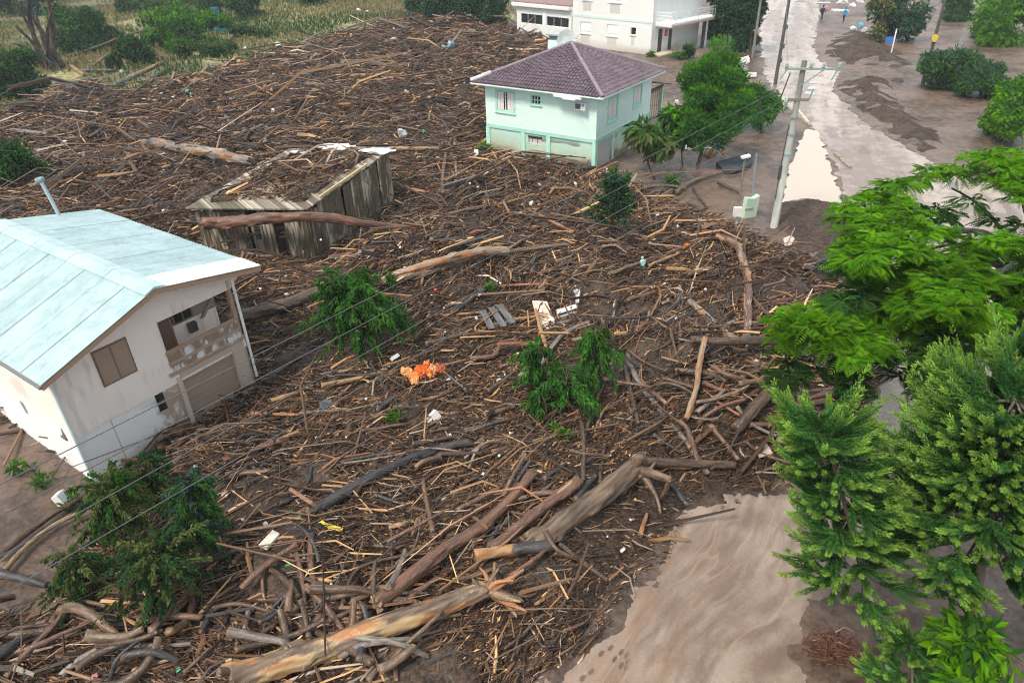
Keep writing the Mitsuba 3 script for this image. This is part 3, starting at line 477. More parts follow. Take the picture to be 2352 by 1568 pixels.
F.box('wall', (GL - .2, GL, .2, GW, -.6, HW), 'mint_wall'); F.box('wall', (0.2, GL - .2, GW - .2, GW, -.6, HW), 'mint_wall')
for a in (0.0, 3.42, 5.44, 8.38): F.box('pilaster', fb_('L', a, a + (.25 if a == 0 else .3), -.6, 1.70, -.02, .058), 'paint', (.46, .78, .67))
for a in (0.06, 2.4, 5.0, 7.9): F.box('pilaster', fb_('R', a, a + .22, -.6, 1.70, -.02, .058), 'paint', (.45, .77, .66))
def window(fc, a0, a1, z0, z1, leafs, frame=.14, col=(.78, .74, .76)):
    k = F.box('window', fb_(fc, a0, a1, z0, z1, .12, .14), 'glass_dark')
    for b in ((a0 - frame, a0, z0 - frame, z1 + frame), (a1, a1 + frame, z0 - frame, z1 + frame), (a0, a1, z1, z1 + frame), (a0, a1, z0 - frame, z0)): F.box('frame', fb_(fc, *b, -.035, .04), 'paint', (.40, .72, .61), k)
    F.box('sill', fb_(fc, a0 - frame - .05, a1 + frame + .05, z0 - frame - .06, z0 - frame, -.1, 0), 'paint', (.44, .75, .64), k)
    for b0, b1 in leafs:
        F.box('shutter', fb_(fc, b0, b1, z0 + .03, z1 - .03, .02, .06), 'paint', col, k)
    return k
k = window('L', *wins['L'][0], [(6.32, 6.56), (6.58, 6.82), (7.12, 7.36), (7.38, 7.63)]); F.box('mullion', fb_('L', 6.94, 7.0, 2.98, 4.2, .0, .08), 'paint', WHITE, k)
k = window('L', *wins['L'][1], [], .07)
for a in (4.18, 4.40, 4.62, 4.83): F.box('bar', fb_('L', a, a + .045, 3.68, 4.18, .03, .09), 'paint', WHITE, k)
F.box('bar', fb_('L', 4.18, 4.86, 3.9, 3.94, .035, .085), 'paint', WHITE, k)
window('R', *wins['R'][0], [(1.63, 1.9), (1.92, 2.17), (2.23, 2.48), (2.5, 2.77)]); window('R', *wins['R'][1], [(5.38, 5.64), (5.66, 5.9), (5.96, 6.2), (6.22, 6.47)])
k = F.box('basement_window', fb_('L', 4.12, 5.18, 1.02, 1.5, .18, .2), 'glass_dark')
for b0, b1 in ((4.16, 4.45), (4.5, 4.85), (4.9, 5.14)): F.box('pane', fb_('L', b0, b1, 1.02, 1.36, .12, .15), 'paint', (.58, .53, .54), k)
F.box('lintel', fb_('L', 4.08, 5.22, 1.5, 1.56, -.03, .05), 'paint', (.08, .12, .11), k)
F.box('garage_door', fb_('R', .35, 2.35, -.5, 1.5, .12, .18), 'paint', (.50, .49, .49), label='grey metal garage door under the mint house')
ac = F.box('air_conditioner', (-.42, -.03, .62, 1.38, 3.76, 4.2), 'paint', (.74, .76, .77), label='white air conditioner box under the eave')
F.box('grille', (-.435, -.42, .95, 1.33, 3.82, 4.15), 'paint', (.10, .10, .11), ac); F.box('badge', (-.435, -.42, .68, .85, 4.02, 4.15), 'paint', (.12, .38, .60), ac); F.box('bracket', (-.4, -.0, .7, .76, 3.7, 3.757), 'paint', WHITE, ac)
OV, EZ, AZ = .666, 4.776, 6.826; ap = np.array([GL / 2 + .19 - .1, GW / 2, AZ])
cor = np.array([[-OV, -OV, EZ], [-OV, GW + OV, EZ], [GL + OV, GW + OV, EZ], [GL + OV, -OV, EZ]])
rk = F.mesh('roof', trimesh.Trimesh(np.vstack([cor, ap, cor - [0, 0, .1]]), [[0, 4, 1], [1, 4, 2], [2, 4, 3], [3, 4, 0], [5, 6, 7], [5, 7, 8], [0, 1, 6], [0, 6, 5], [1, 2, 7], [1, 7, 6], [2, 3, 8], [2, 8, 7], [3, 0, 5], [3, 5, 8]], process=False), 'roof_tile')
def tile_column(p, dr_, L, side, nrm, r=.085, step=.36):
    n = max(1, int(round(L / step))); ms_v, ms_f = [], []; an = np.linspace(0, np.pi, 6)
    for i in range(n):
        a = p + dr_ * (L * i / n - .03); b = p + dr_ * (L * (i + 1) / n)
        ra, rb = r * 1.12, r * .86
        ring = lambda c, rr, lift: c + side * (np.cos(an) * rr)[:, None] + nrm * (np.sin(an) * rr * .8 + lift)[:, None]
        o = len(ms_v) * 6; ms_v += [ring(a, ra, .03), ring(b, rb, .0)]
        ms_f += [[o + j, o + j + 1, o + 7 + j] for j in range(5)] + [[o + j, o + 7 + j, o + 6 + j] for j in range(5)] + [[o, o + j + 1, o + j] for j in range(1, 5)]
    f = np.array(ms_f); return trimesh.Trimesh(np.vstack(ms_v), f, process=False)
for fi, (a, b) in enumerate(((0, 1), (3, 0), (1, 2), (2, 3))):
    A, B = cor[a], cor[b]; e = (B - A) / np.linalg.norm(B - A); Le = np.linalg.norm(B - A); s_ap = (ap - A) @ e; foot = A + e * s_ap; up_ = ap - foot; Lm = np.linalg.norm(up_); up_ = up_ / Lm
    nr = np.cross(up_, e); nr = nr if nr[2] > 0 else -nr; sp_ = .235; cols_ = []
    for s in np.arange(sp_ * .6, Le, sp_):
        Lc = Lm * min(s / s_ap, (Le - s) / (Le - s_ap))
        if Lc < .15: continue
        tc = tile_column(A + e * s - up_ * .06, up_, Lc, e, nr)
        if (tc.face_normals @ nr).sum() < 0: tc.invert()
        if fi < 2: F.mesh('tile_row', tc, 'roof_tile', None, rk, smooth=35)
        else: cols_.append(tc)
    if cols_:
        kk = F.mesh('far_tiles', cat_(cols_), 'roof_tile', None, rk, smooth=35); labels[kk] = {'kind': 'stuff'}
for i in range(4):
    m = tube(spline([cor[i] + [0, 0, .05], ap + [0, 0, .06]], 24), .11 + .015 * (np.arange(24) % 2), 8); F.mesh('hip_ridge', m, 'paint', colour(m, (.22, .18, .22) if i else (.24, .20, .23), .2), rk, smooth=True)
m = tube(spline([cor[1] + [0, 0, .07], cor[1] + (ap - cor[1]) * .2 + [0, 0, .08]], 8), .16, 8, .2); F.mesh('mortar', m, 'paint', colour(m, (.55, .56, .58), .2), rk, 'white mortar patch at the left roof corner', True)
for a, b, in ((0, 1), (3, 0)): m = tube([cor[a] - [0, 0, .12] + (cor[b] - cor[a]) * .005, cor[b] - [0, 0, .12]], .075, 8); F.mesh('gutter', m, 'metal_paint', (.62, .72, .70), rk)
F.mesh('broken_gutter', (lambda m: m)(cat_([box(-.86, -.62, .72, 2.7, 4.50, 4.66), box(-.9, -.62, 1.1, 2.0, 4.42, 4.5)])), 'paint', (.80, .84, .84), rk, 'loose white strip hanging from the gutter')
F.mesh('soffit', cat_([box(-OV + .05, 0, -OV + .05, GW + OV, EZ - .16, EZ - .12), box(0, GL + OV, -OV + .05, 0, EZ - .162, EZ - .122)]), 'paint', (.55, .70, .66), rk)
# chimney and dish stand behind the roof
ch = thing('chimney_stack', 'mint chimney with a dark grey cap behind the tiled roof', 'chimney')
c_ = flat(1285, 104, 4.6); Fc = Frame((c_[0] - .3, c_[1] + .3, 0), .964, ch)
Fc.box('stack', (-.5, .5, -.5, .5, -.5, 5.0), 'mint_wall'); Fc.box('cap', (-.62, .62, -.62, .62, 5.38, 5.5), 'paint', (.33, .38, .40)); Fc.box('louvre', (-.42, .42, -.42, .42, 5.0, 5.38), 'paint', (.16, .2, .22))
sd = thing('satellite_dish', 'round grey mesh satellite dish on a pole behind the tiled roof', 'satellite dish')
c_ = flat(1301, 95, 5.2); 
an = np.linspace(0, 2 * np.pi, 24, endpoint=False); ring_ = lambda r, d: np.stack([np.cos(an) * r, np.full(24, d), np.sin(an) * r * 1.15], 1)
V_ = np.vstack([[[0, .18, 0]], ring_(.4, .13), ring_(.8, 0)]); f_ = [[0, 1 + i, 1 + (i + 1) % 24] for i in range(24)] + [x for i in range(24) for x in ([1 + i, 25 + i, 25 + (i + 1) % 24], [1 + i, 25 + (i + 1) % 24, 1 + (i + 1) % 24])]
dm = trimesh.Trimesh(np.vstack([V_, V_ + [0, .02, 0]]), f_ + [[a + 49, c + 49, b + 49] for a, b, c in f_], process=False); dm.apply_transform(trimesh.transformations.rotation_matrix(-.35, [1, 0, 0])); dm.apply_translation(c_)
part(sd, 'dish', dm, 'metal_paint', False, colour(dm, (.50, .56, .56), .15)); m = tube([c_ + [0, .15, -5.6], c_ + [0, .15, 0]], .05, 8); part(sd, 'pole', m, 'metal_paint', False, colour(m, (.35, .45, .45)))
m = tube([c_ + [0, .1, -.5], c_ + [0, -.75, -.1]], .025, 6); part(sd, 'feed_arm', m, 'metal_paint', False, colour(m, (.3, .33, .34)))
# carport against the far right wall
cp = thing('carport', 'dark carport with bead strings and a mint post beside the mint house', 'carport')
Fc = Frame(F.w(np.array([GL, 0, 0.])), .964, cp)
Fc.box('post', (2.5, 2.75, .2, .45, -.3, 3.2), 'paint', (.36, .66, .45)); Fc.box('post', (2.5, 2.75, 5.2, 5.45, -.3, 3.2), 'paint', (.36, .66, .45))
Fc.mesh('roof', prism([(0.02, 3.95), (2.95, 3.3), (2.95, 3.4), (0.02, 4.05)], -.3, 5.8), 'paint', (.11, .10, .10)); Fc.box('beam', (0.05, 2.8, .22, .4, 3.1, 3.3), 'paint', (.10, .09, .085)); Fc.box('back_wall', (0.05, 2.8, 5.5, 5.65, -.3, 3.3), 'paint', (.045, .04, .038))
for a in np.linspace(.35, 2.3, 6):
    g_ = np.linspace(3.05, .9, 22); m = cat_([box(a - .05, a + .05, .27, .33, z - .036, z + .036) for z in g_]); Fc.mesh('bead_string', m, 'paint', (.45, .30, .25))
# --- white house in the background
wh = thing('white_house', 'white two-storey house with balcony behind the mint house', 'house')
F = Frame((16.89, 85.57, 0), math.radians(132.777) - math.pi / 2, wh)      # u along the right face, v along the left face
pg = shapely.box(0, -.6, 12.1, 8.4); ws = [(9.1, 10.8, 1.5, 2.75), (4.9, 6.6, 1.55, 2.78), (2.25, 3.0, 1.95, 2.7), (9.0, 10.6, 5.2, 6.6), (4.6, 6.4, 5.2, 6.6)]
for a0, a1, z0, z1 in ws: pg = pg.difference(shapely.box(a0, z0, a1, z1))
F.mesh('wall', facewall('L', pg, 0, .25), 'plaster')
F.mesh('wall', facewall('R', shapely.box(.25, -.6, 9.5, 8.4).difference(shapely.box(1.3, -.5, 2.2, 2.6)).difference(shapely.box(3.35, -.5, 4.1, 2.4)), 0, .25), 'plaster'); F.box('wall', (9.25, 9.5, .25, 12.1, -.6, 8.4), 'plaster'); F.box('wall', (.25, 9.25, 11.85, 12.1, -.6, 8.4), 'plaster')
F.box('band', (-.05, 0, -.05, 12.1, 3.3, 3.62), 'paint', (.66, .80, .78)); F.box('roof', (-.6, 10.1, -.6, 12.7, 8.4, 8.65), 'paint', (.3, .3, .31))
for i, (a0, a1, z0, z1) in enumerate(ws):
    k = F.box('window', (.14, .16, a0, a1, z0, z1), 'paint' if i != 2 else 'glass_dark', (.66, .68, .68) if i != 2 else None); F.box('sill', (-.12, .02, a0 - .1, a1 + .1, z0 - .12, z0), 'paint', (.72, .75, .75), k)
    if i != 2: F.box('shutter', (.08, .13, a0 + .05, a1 - .05, z0 + .25, z1 - .05), 'paint', (.86, .88, .88), k)
    F.box('stain', (-.004, -.002, a0 + .15, a1 - .15, max(.2, z0 - 1.2), z0 - .13), 'paint', (.60, .58, .55), k)
for a0, a1, z1 in ((1.3, 2.2, 2.6), (3.35, 4.1, 2.4)): F.box('door', (a0, a1, .1, .2, -.5, z1), 'paint', (.05, .055, .06))
F.box('poster', (2.5, 3.1, -.02, -.005, 1.7, 2.5), 'paint', (.62, .10, .28), label='small magenta notice by the door'); F.box('step', (-.2, 9.5, -1.6, -.01, -.3, .12), 'paint', (.48, .40, .33))
bk = F.box('balcony', (0.6, 10.6, -2.2, -.01, 3.0, 3.35), 'paint', (.72, .74, .73)); F.box('balcony_edge', (0.6, 10.6, -2.25, -2.2, 2.98, 3.2), 'paint', (.50, .40, .32), bk)
for z in (3.75, 4.1, 4.42): F.box('rail', (0.65, 10.6, -2.18, -2.12, z, z + .06), 'paint', WHITE, bk); F.box('rail', (0.62, .68, -2.12, -.05, z, z + .06), 'paint', WHITE, bk)
for a in np.linspace(.7, 10.5, 18): F.box('baluster', (a - .03, a + .03, -2.17, -2.13, 3.35, 4.42), 'paint', WHITE, bk)
F.box('column', (7.6, 7.9, -2.0, -1.7, -.4, 3.0), 'paint', (.06, .06, .06)); F.box('column', (8.0, 8.25, -2.05, -1.8, -.4, 3.0), 'paint', WHITE)
F.mesh('extension_wall', facewall('L', shapely.box(12.1, -.6, 21.8, 3.9).difference(shapely.box(12.5, 1.9, 16.3, 3.0)).difference(shapely.box(17.1, 1.85, 21.0, 3.05)), -.3, -.05), 'plaster'); F.box('extension_side', (-.05, 6, 21.55, 21.8, -.6, 3.9), 'plaster')
F.box('extension_roof', (-.8, 6.5, 12.1, 22.3, 3.95, 4.35), 'paint', (.80, .82, .82)); F.box('roof_covering', (-.6, 6.3, 12.12, 22.1, 4.35, 4.5), 'paint', (.22, .13, .12)); F.box('pilaster', (-.36, -.3, 16.45, 16.95, -.6, 3.9), 'paint', WHITE)
for a0, a1 in ((12.5, 16.3), (17.1, 21.0)):
    k = F.box('window', (-.18, -.16, a0, a1, 1.86, 3.04), 'glass_dark'); F.box('frame', (-.26, -.2, a0, a1, 1.86, 1.95), 'paint', (.8, .8, .8), k)
    for q in (.35, .68): F.box('mullion', (-.25, -.19, a0 + (a1 - a0) * q - .04, a0 + (a1 - a0) * q + .04, 1.95, 3.04), 'paint', (.3, .32, .34), k)
def beam_(a, b, w, h):
    d = b - a; L = np.linalg.norm(d); d = d / L; m = box(0, L, -w / 2, w / 2, -h / 2, h / 2).subdivide().subdivide(); s = np.cross([0, 0, 1.0], d); s /= np.linalg.norm(s); R_ = np.eye(4); R_[:3, 0], R_[:3, 1], R_[:3, 2], R_[:3, 3] = d, s, np.cross(d, s), a; m.apply_transform(R_); return m
# --- half buried shed
sh = thing('buried_shed', 'low shed of stained corrugated sheets, roof buried under driftwood', 'shed')
P0, P1, P2 = (np.array([*q, -.2]) for q in SHED[:3])
def wallp(a, b, n, h0, h1, skip=()):
    a, b = np.array(a), np.array(b); d = (b - a); nn = np.array([d[1], -d[0], 0]) / np.linalg.norm(d)
    for i in range(n):
        if i in skip: continue
        q0, q1 = a + d * i / n, a + d * (i + 1) / n; h = [h0 + (h1 - h0) * (i + e) / n + rng.normal() * .05 for e in (0, 1)]
        k = 13; s = np.linspace(0, 1.06, k); base = q0 + (q1 - q0) * s[:, None] + nn * (np.cos(s * 2 * np.pi * 3) * .035)[:, None] + nn * (rng.normal() * .04 + .02 * (i % 2)); tilt = nn * rng.normal() * .06
        top = base + tilt + np.array([0, 0, 1.0]) * np.interp(s, [0, 1], h)[:, None]; V = np.vstack([base, top, base - nn * .025, top - nn * .025]); f = []
        for j in range(k - 1): f += [[j, j + 1, k + j + 1], [j, k + j + 1, k + j], [2 * k + j, 3 * k + j + 1, 2 * k + j + 1], [2 * k + j, 3 * k + j, 3 * k + j + 1], [k + j, k + j + 1, 3 * k + j + 1], [k + j, 3 * k + j + 1, 3 * k + j]]
        part(sh, 'wall_sheet', trimesh.Trimesh(V, f, process=False), 'shed_sheet', 40)
wallp(P0, P1, 9, 2.65, 2.75, (4, 6)); wallp(P1, P2, 11, 2.75, 3.15)
def slab(pts, z, t):
    v = np.array([[*p, q] for p, q in zip(pts, z)]); V = np.vstack([v, v - [0, 0, t]]); return trimesh.Trimesh(V, [[0, 1, 2], [0, 2, 3], [4, 6, 5], [4, 7, 6]] + [x for i in range(4) for x in ([i, 4 + i, 4 + (i + 1) % 4], [i, 4 + (i + 1) % 4, (i + 1) % 4])], process=False)
SC = sum(SHED) / 4; part(sh, 'roof', slab([SC + (q - SC) * 1.07 for q in SHED], (2.72, 2.78, 3.16, 3.1), .07), 'shed_sheet')
def quad_on(pxs, z, up):
    v = np.array([[*flat(*p, z)[:2], 0] for p in pxs]); v[:, 2] = up; return v
m = cat_([trimesh.creation.icosphere(2, 1.0)]); V = m.vertices * [1.05, .42, .10]; V = V + (meshkit.noise(V * 5)[:, None] - .5) * .2
for px, py, k_ in ((770, 342, 1.15), (690, 354, .6), (866, 352, 1.05)):
    p = flat(px, py, 3.12); mm = trimesh.Trimesh(V * k_ + p + [0, 0, .12], m.faces, process=False); part(sh, 'roof_patch', mm, 'paint', True, colour(mm, (.82, .83, .84), .1), 'white patch of bare roof showing through the driftwood')
for a_, b_, h_ in ((SHED[1], SHED[2], (2.84, 3.14)),):
    A_, B_ = np.array([*a_, h_[0]]), np.array([*b_, h_[1]]); m = beam_(A_ + (B_ - A_) * .12 + [.08, -.05, 0], A_ + (B_ - A_) * .68 + [.08, -.05, 0], .10, .16); part(sh, 'roof_edge', m, 'paint', False, colour(m, (.52, .40, .22), .2), 'pale yellow roof edge board')
dP = SHED[0] + (SHED[1] - SHED[0]) * .5; dd = (SHED[1] - SHED[0]) / np.linalg.norm(SHED[1] - SHED[0]); Fs = Frame([*dP, 0], math.atan2(dd[1], dd[0]), sh)
k = Fs.box('door', (-.02, .62, .02, .08, -.2, 1.05), 'paint', (.24, .18, .12)); Fs.box('window', (0, .6, .02, .06, 1.1, 1.75), 'glass_dark', None, k)
for z in np.arange(1.15, 1.75, .14): Fs.box('louvre', (0, .6, -.02, .02, z, z + .03), 'paint', (.10, .09, .08), k)
Fs.box('door_post', (.64, .76, -.03, .08, -.2, 1.9), 'shed_sheet'); Fs.box('door_post', (-.14, -.03, -.03, .08, -.2, 1.9), 'shed_sheet')
# ------------------------------------------------------------------ poles, posts and cables
def on_pole(base, top, py):
    ts = np.linspace(0, 1.3, 400); return base + (top - base) * ts[np.argmin([abs(pix(base + (top - base) * t)[1] - py) for t in ts])]
def topof(base, px, py):
    zs = np.linspace(0, 16, 800); q = np.array([pix(base + [0, 0, z])[:2] for z in zs]); return zs[np.argmin(((q - [px, py]) ** 2).sum(1))]
def pole(name, label, base, height, r0, r1, mat_='concrete', col=None, lean=(0, 0), cat='pole', sides=12):
    t = thing(name, label, cat); b = np.array(base, float); m = tube(b + np.linspace(-.4, height, 14)[:, None] * np.array([lean[0] / height, lean[1] / height, 1.0]), np.linspace(r0, r1, 14), sides)
    part(t, 'shaft', m, mat_, 40, None) if col is None else part(t, 'shaft', m, mat_, True, colour(m, col, .2)); return t
B1 = flat(1777, 523); H1 = 8.3; T1 = B1 + [0, 0, H1]
p1 = pole('utility_pole', 'pale concrete utility pole with long crossarm beside the puddle', B1, H1, .20, .125)
ax = np.array([.985, -.17, 0]); ay = np.array([.17, .985, 0])
def beam(a, b, w, h):
    a, b = np.array(a, float), np.array(b, float); L = np.linalg.norm(b - a); m = box(-L / 2, L / 2, -w / 2, w / 2, -h / 2, h / 2); d = (b - a) / L
    R_ = np.eye(4); s = np.cross([0, 0, 1.0], d); s = s / np.linalg.norm(s) if np.linalg.norm(s) > 1e-3 else np.array([0, 1.0, 0]); R_[:3, 0], R_[:3, 1], R_[:3, 2] = d, s, np.cross(d, s); R_[:3, 3] = (a + b) / 2; m.apply_transform(R_); return m
def pbeam(t, name, a, b, w, h, col, m_='metal_paint'): m = beam(a, b, w, h); return part(t, name, m, m_, False, colour(m, col, .1))
za = T1 - [0, 0, .35] - ay * .16
pbeam(p1, 'crossarm', za - ax * .85, za + ax * 1.65, .09, .10, (.24, .34, .30))
for s in (-.78, .3, .85, 1.55):
    q = za + ax * s; m = trimesh.creation.revolve(np.array([[.0, .0], [.07, .0], [.09, .06], [.05, .1], [.085, .15], [.04, .22], [.0, .24]]), sections=10); m.apply_translation(q + [0, 0, .055]); part(p1, 'insulator', m, 'metal_paint', True, colour(m, (.34, .42, .43)))
pbeam(p1, 'brace', za + ax * .9 - [0, 0, .04], T1 - [0, 0, 1.1] - ay * .12, .05, .05, (.25, .36, .33)); pbeam(p1, 'brace', za - ax * .75 - [0, 0, .04], za - ax * 1.0 - [0, 0, .5], .05, .05, (.25, .36, .33)); pbeam(p1, 'brace', za + ax * 1.5 - [0, 0, .04], za + ax * 1.3 - [0, 0, .5], .05, .05, (.25, .36, .33))
zb = T1 - [0, 0, 1.75] - ay * .1
pbeam(p1, 'bracket', zb - ax * .45, zb + ax * .5, .10, .14, (.20, .19, .14)); pbeam(p1, 'bracket', zb + ax * .5, zb + ax * .62 + [0, 0, .5], .06, .06, (.22, .3, .27)); pbeam(p1, 'bracket', zb - ax * .45, zb - ax * .6 - [0, 0, .45], .05, .05, (.22, .3, .27))
for z, c in ((3.9, (.22, .40, .48)), (4.9, (.25, .34, .33)), (5.7, (.20, .30, .28))): m = trimesh.creation.cylinder(.19, .12, sections=12); m.apply_translation(B1 + [0, 0, z]); part(p1, 'collar', m, 'metal_paint', False, colour(m, c))
m = box(-.06, .06, -.05, .05, -.35, .35); m.apply_translation(B1 + [-.23, -.05, 3.0]); part(p1, 'junction_box', m, 'paint', False, colour(m, (.06, .07, .08)))
m = tube(spline([B1 + [-.22, -.08, 1.6], B1 + [-.24, -.08, 3.0], B1 + [-.2, -.05, 5.4]], 12), .022, 6); part(p1, 'conduit', m, 'paint', True, colour(m, (.05, .05, .05)))
B2 = flat(1780, 195); p2 = pole('utility_pole', 'tall dark weathered pole at the left edge of the road', B2, 9.5, .17, .12, 'wood', (.085, .08, .072))
for z in (2.2, 3.4, 5.0): m = box(-.12, .12, -.2, -.1, -.2, .2); m.apply_translation(B2 + [.1, 0, z]); part(p2, 'fitting', m, 'paint', False, colour(m, (.06, .07, .07)))
B3 = flat(2119, 191); H3 = topof(B3, 2177, 0); p3 = pole('utility_pole', 'dark leaning pole with a yellow plate beside the green bushes at right', B3, H3 + 1, .17, .11, 'wood', (.075, .07, .062))
m = trimesh.creation.cylinder(.33, .05, sections=20); m.apply_transform(trimesh.transformations.rotation_matrix(math.pi / 2, [1, 0, .3])); m.apply_translation(B3 + [-.1, -.2, 3.9]); part(p3, 'plate', m, 'paint', False, colour(m, (.75, .52, .06)), 'yellow plate')
B4 = flat(1728, 133); pole('utility_pole', 'pale slim pole in front of the dark green trees beside the road', B4, 9, .16, .11, 'wood', (.20, .19, .17))
m_ = 'metal_paint'
def stake(name, label, b, t, r, col, cat='pole', z=None):
    a = at(*b); zt = topof(a, *t) if z is None else z; e = flat(*t, a[2] + zt); k = thing(name, label, cat); m = tube([a - [0, 0, .3], a * .5 + e * .5, e], r, 8); part(k, 'shaft', m, m_, True, colour(m, col, .1)); return k, a, e
stake('bare_post', 'thin dark post leaning over the wet road edge between the two big poles', (1770, 287), (1815, 168), .045, (.07, .07, .065))
k, a, e = stake('sign_post', 'white post with a blue sign in the mud across the road', (2047, 123), (2060, 66), .07, (.72, .74, .76), 'road sign'); m = beam(e + [-.9, 0, -1.15], e + [-.05, 0, -1.15], .04, .7); part(k, 'sign_plate', m, 'paint', False, colour(m, (.05, .17, .45)), 'blue sign plate'); m = tube([e - [0, 0, .5], e], .075, 8); part(k, 'red_tip', m, 'paint', True, colour(m, (.6, .2, .16)))
stake('bare_post', 'thin grey post standing among the bushes at far right', (2196, 122), (2218, 66), .045, (.40, .41, .42))
k, a, e = stake('meter_post', 'slim post with a white lamp head and white meter box beside the pale green block', (1690, 524), (1711, 362), .055, (.20, .17, .145))
m = beam(e + [-.18, -.06, .03], e + [.24, .05, .08], .2, .12); part(k, 'lamp_head', m, 'paint', False, colour(m, (.80, .83, .85))); q = a + (e - a) * .26; m = box(-.28, .12, -.25, -.06, -.25, .25); m.apply_translation(q); part(k, 'meter_box', m, 'paint', False, colour(m, (.70, .70, .68)))
m = tube([a + [0, 0, -.05], a + (e - a) * .22], .06, 8); part(k, 'painted_foot', m, 'paint', True, colour(m, (.62, .60, .56)))
k, a, e = stake('pipe', 'blue-grey steel pipe rising out of the pale green block', (1725, 492), (1738, 352), .055, (.21, .27, .33), 'pipe')
a = at(1719, 498); gk = thing('meter_cabinet', 'pale green broken concrete block standing in the mud beside the meter post', 'block')
m = prism([(-.42, -.3), (.38, -.5), (.42, 1.2), (.1, 1.05), (-.36, 1.15)], -.14, .16); m.apply_transform(trimesh.transformations.rotation_matrix(.35, [0, 0, 1])); m.apply_translation(a); part(gk, 'body', m, 'paint', False, colour(m, (.50, .66, .52), .08)); m = box(-.44, .1, -.18, -.145, .5, .58); m.apply_transform(trimesh.transformations.rotation_matrix(.35, [0, 0, 1])); m.apply_translation(a); part(gk, 'moss_band', m, 'paint', False, colour(m, (.25, .3, .2)))
ends = [((-260, 1486), 318, 'lowest'), ((-260, 1392), 258, 'second lowest'), ((-260, 1290), 212, 'second highest'), ((-260, 1212), 180, 'highest')]
for (px, py), pyt, w_ in ends:
    A = on_pole(B1, T1, pyt) + [-.15, -.1, 0]; d = ray(px, py); E_ = EYE + d * (7.6 / np.linalg.norm(d))
    s = np.linspace(0, 1.7, 60)[:, None]; P = A + (E_ - A) * s - np.array([0, 0, .04]) * 4 * s * (1.7 - s)
    m = tube(P, .0055, 6); single('power_cable', m, 'metal_paint', f'grey cable from the crossarm pole to the lower left, {w_} of four', 'cable', None, True, colour(m, (.11, .11, .115)))
A0 = T1 - [0, 0, .05]
for k_, s in enumerate((-.78, 1.55)):
    A = za + ax * s + [0, 0, .28]; E_ = B2 + [ax[0] * s * .5, 0, 9.0]; q = np.linspace(0, 1, 20)[:, None]; m = tube(A + (E_ - A) * q - np.array([0, 0, .5]) * 4 * q * (1 - q), .012, 5); single('power_cable', m, 'metal_paint', ('thin cable from the left crossarm end to the tall dark pole', 'thin cable from the right crossarm end to the tall dark pole')[k_], 'cable', None, True, colour(m, (.12, .12, .12)))
# ------------------------------------------------------------------ trees and plants
def spot(px, py, z): return flat(px, py, z)
# spreading tree at right: clumps on a low dome, seen from above
g = np.random.default_rng(31)
st = thing('spreading_tree', 'bright green feathery spreading tree reaching in from the right edge', 'tree')
OUT = [(2400, 318), (2270, 335), (2180, 362), (2100, 392), (2040, 408), (1980, 448), (1925, 468), (1908, 500), (1935, 560), (1920, 600), (1955, 640), (1955, 668), (1870, 690), (1785, 722), (1768, 762), (1812, 800), (1880, 808), (1902, 834), (2005, 838), (2035, 800), (2090, 778), (2150, 798), (2220, 812), (2275, 805), (2300, 720), (2400, 690)]
HOLES = [[(2085, 440), (2150, 420), (2250, 415), (2300, 430), (2345, 470), (2400, 500), (2400, 545), (2290, 515), (2210, 530), (2130, 505)], [(2130, 560), (2180, 545), (2195, 575), (2150, 585)], [(2280, 600), (2352, 565), (2352, 630), (2300, 640)], [(2020, 752), (2070, 745), (2075, 765), (2035, 775)], [(2120, 740), (2160, 745), (2150, 765)], [(2240, 670), (2300, 660), (2320, 690), (2260, 700)]]
op = shapely.Polygon(OUT).difference(shapely.union_all([shapely.Polygon(h).buffer(3) for h in HOLES]))
cl = []
def dome(px, py):
    p = flat(px, py, 7.0)
    for _ in range(5):
        r = math.hypot(p[0] - 13.5, p[1] - 18.0); z = 8.2 - 0.035 * r * r + 2.4 * (float(fb(np.array([p[0]]), np.array([p[1]]), .6, 41)[0]) - .5); p = flat(px, py, np.clip(z, 4.2, 8.6))
    return p
tries = g.uniform([1760, 315], [2400, 850], (2600, 2)); kept = []
for q in tries:
    if op.contains(shapely.Point(q)) and op.boundary.distance(shapely.Point(q)) > 12 and all((q[0] - a) ** 2 + (q[1] - b) ** 2 > 22 ** 2 for a, b in kept): kept.append(tuple(q))
for q in kept:
    p = dome(*q); cl.append((*p, p[1] * .0 + 23 * np.linalg.norm(p - EYE) / FOC * (0.7 + .6 * g.random())))
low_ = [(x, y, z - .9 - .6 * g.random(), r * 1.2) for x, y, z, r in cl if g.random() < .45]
def fronds(g, clumps, per, kind, Lf=.36, nl=9):
    ms = []
    for (x, y, z, r) in clumps:
        n = max(4, int(per * (0.7 + .6 * g.random()))); d = unit(g, n); d[:, 2] = np.abs(d[:, 2]) * .8 - .1; P = np.array([x, y, z]) + d * r * (g.random((n, 1)) ** .5) * [1, 1, .55]
        D = d * [1, 1, .25] + unit(g, n) * .45 + [0, 0, -.12]; D /= np.linalg.norm(D, axis=1, keepdims=True); Nn = np.array([0, 0, 1.0]) + unit(g, n) * .35; S = np.cross(D, Nn); S /= np.linalg.norm(S, axis=1, keepdims=True)
        tone = green(g, kind, n, 1.0) * (.45 + .75 * g.random())
        L = Lf * (.7 + .6 * g.random(n))
        for i in range(nl):
            t = (i + .8) / nl; w = .16 * np.sin(np.pi * min(.95, .12 + t * .85)); Q = P + D * (L * t)[:, None] - np.array([0, 0, 1.0]) * (L * t * t * .35)[:, None]
            for sg in (1, -1): ms.append(leaves(Q, S * sg + D * .35 + [0, 0, -.25], Nn, w, .045, tone, g))
    return joincol(ms)
m, c = fronds(g, cl, 26, 'bright'); part(st, 'crown', m, 'leaf', False, c)
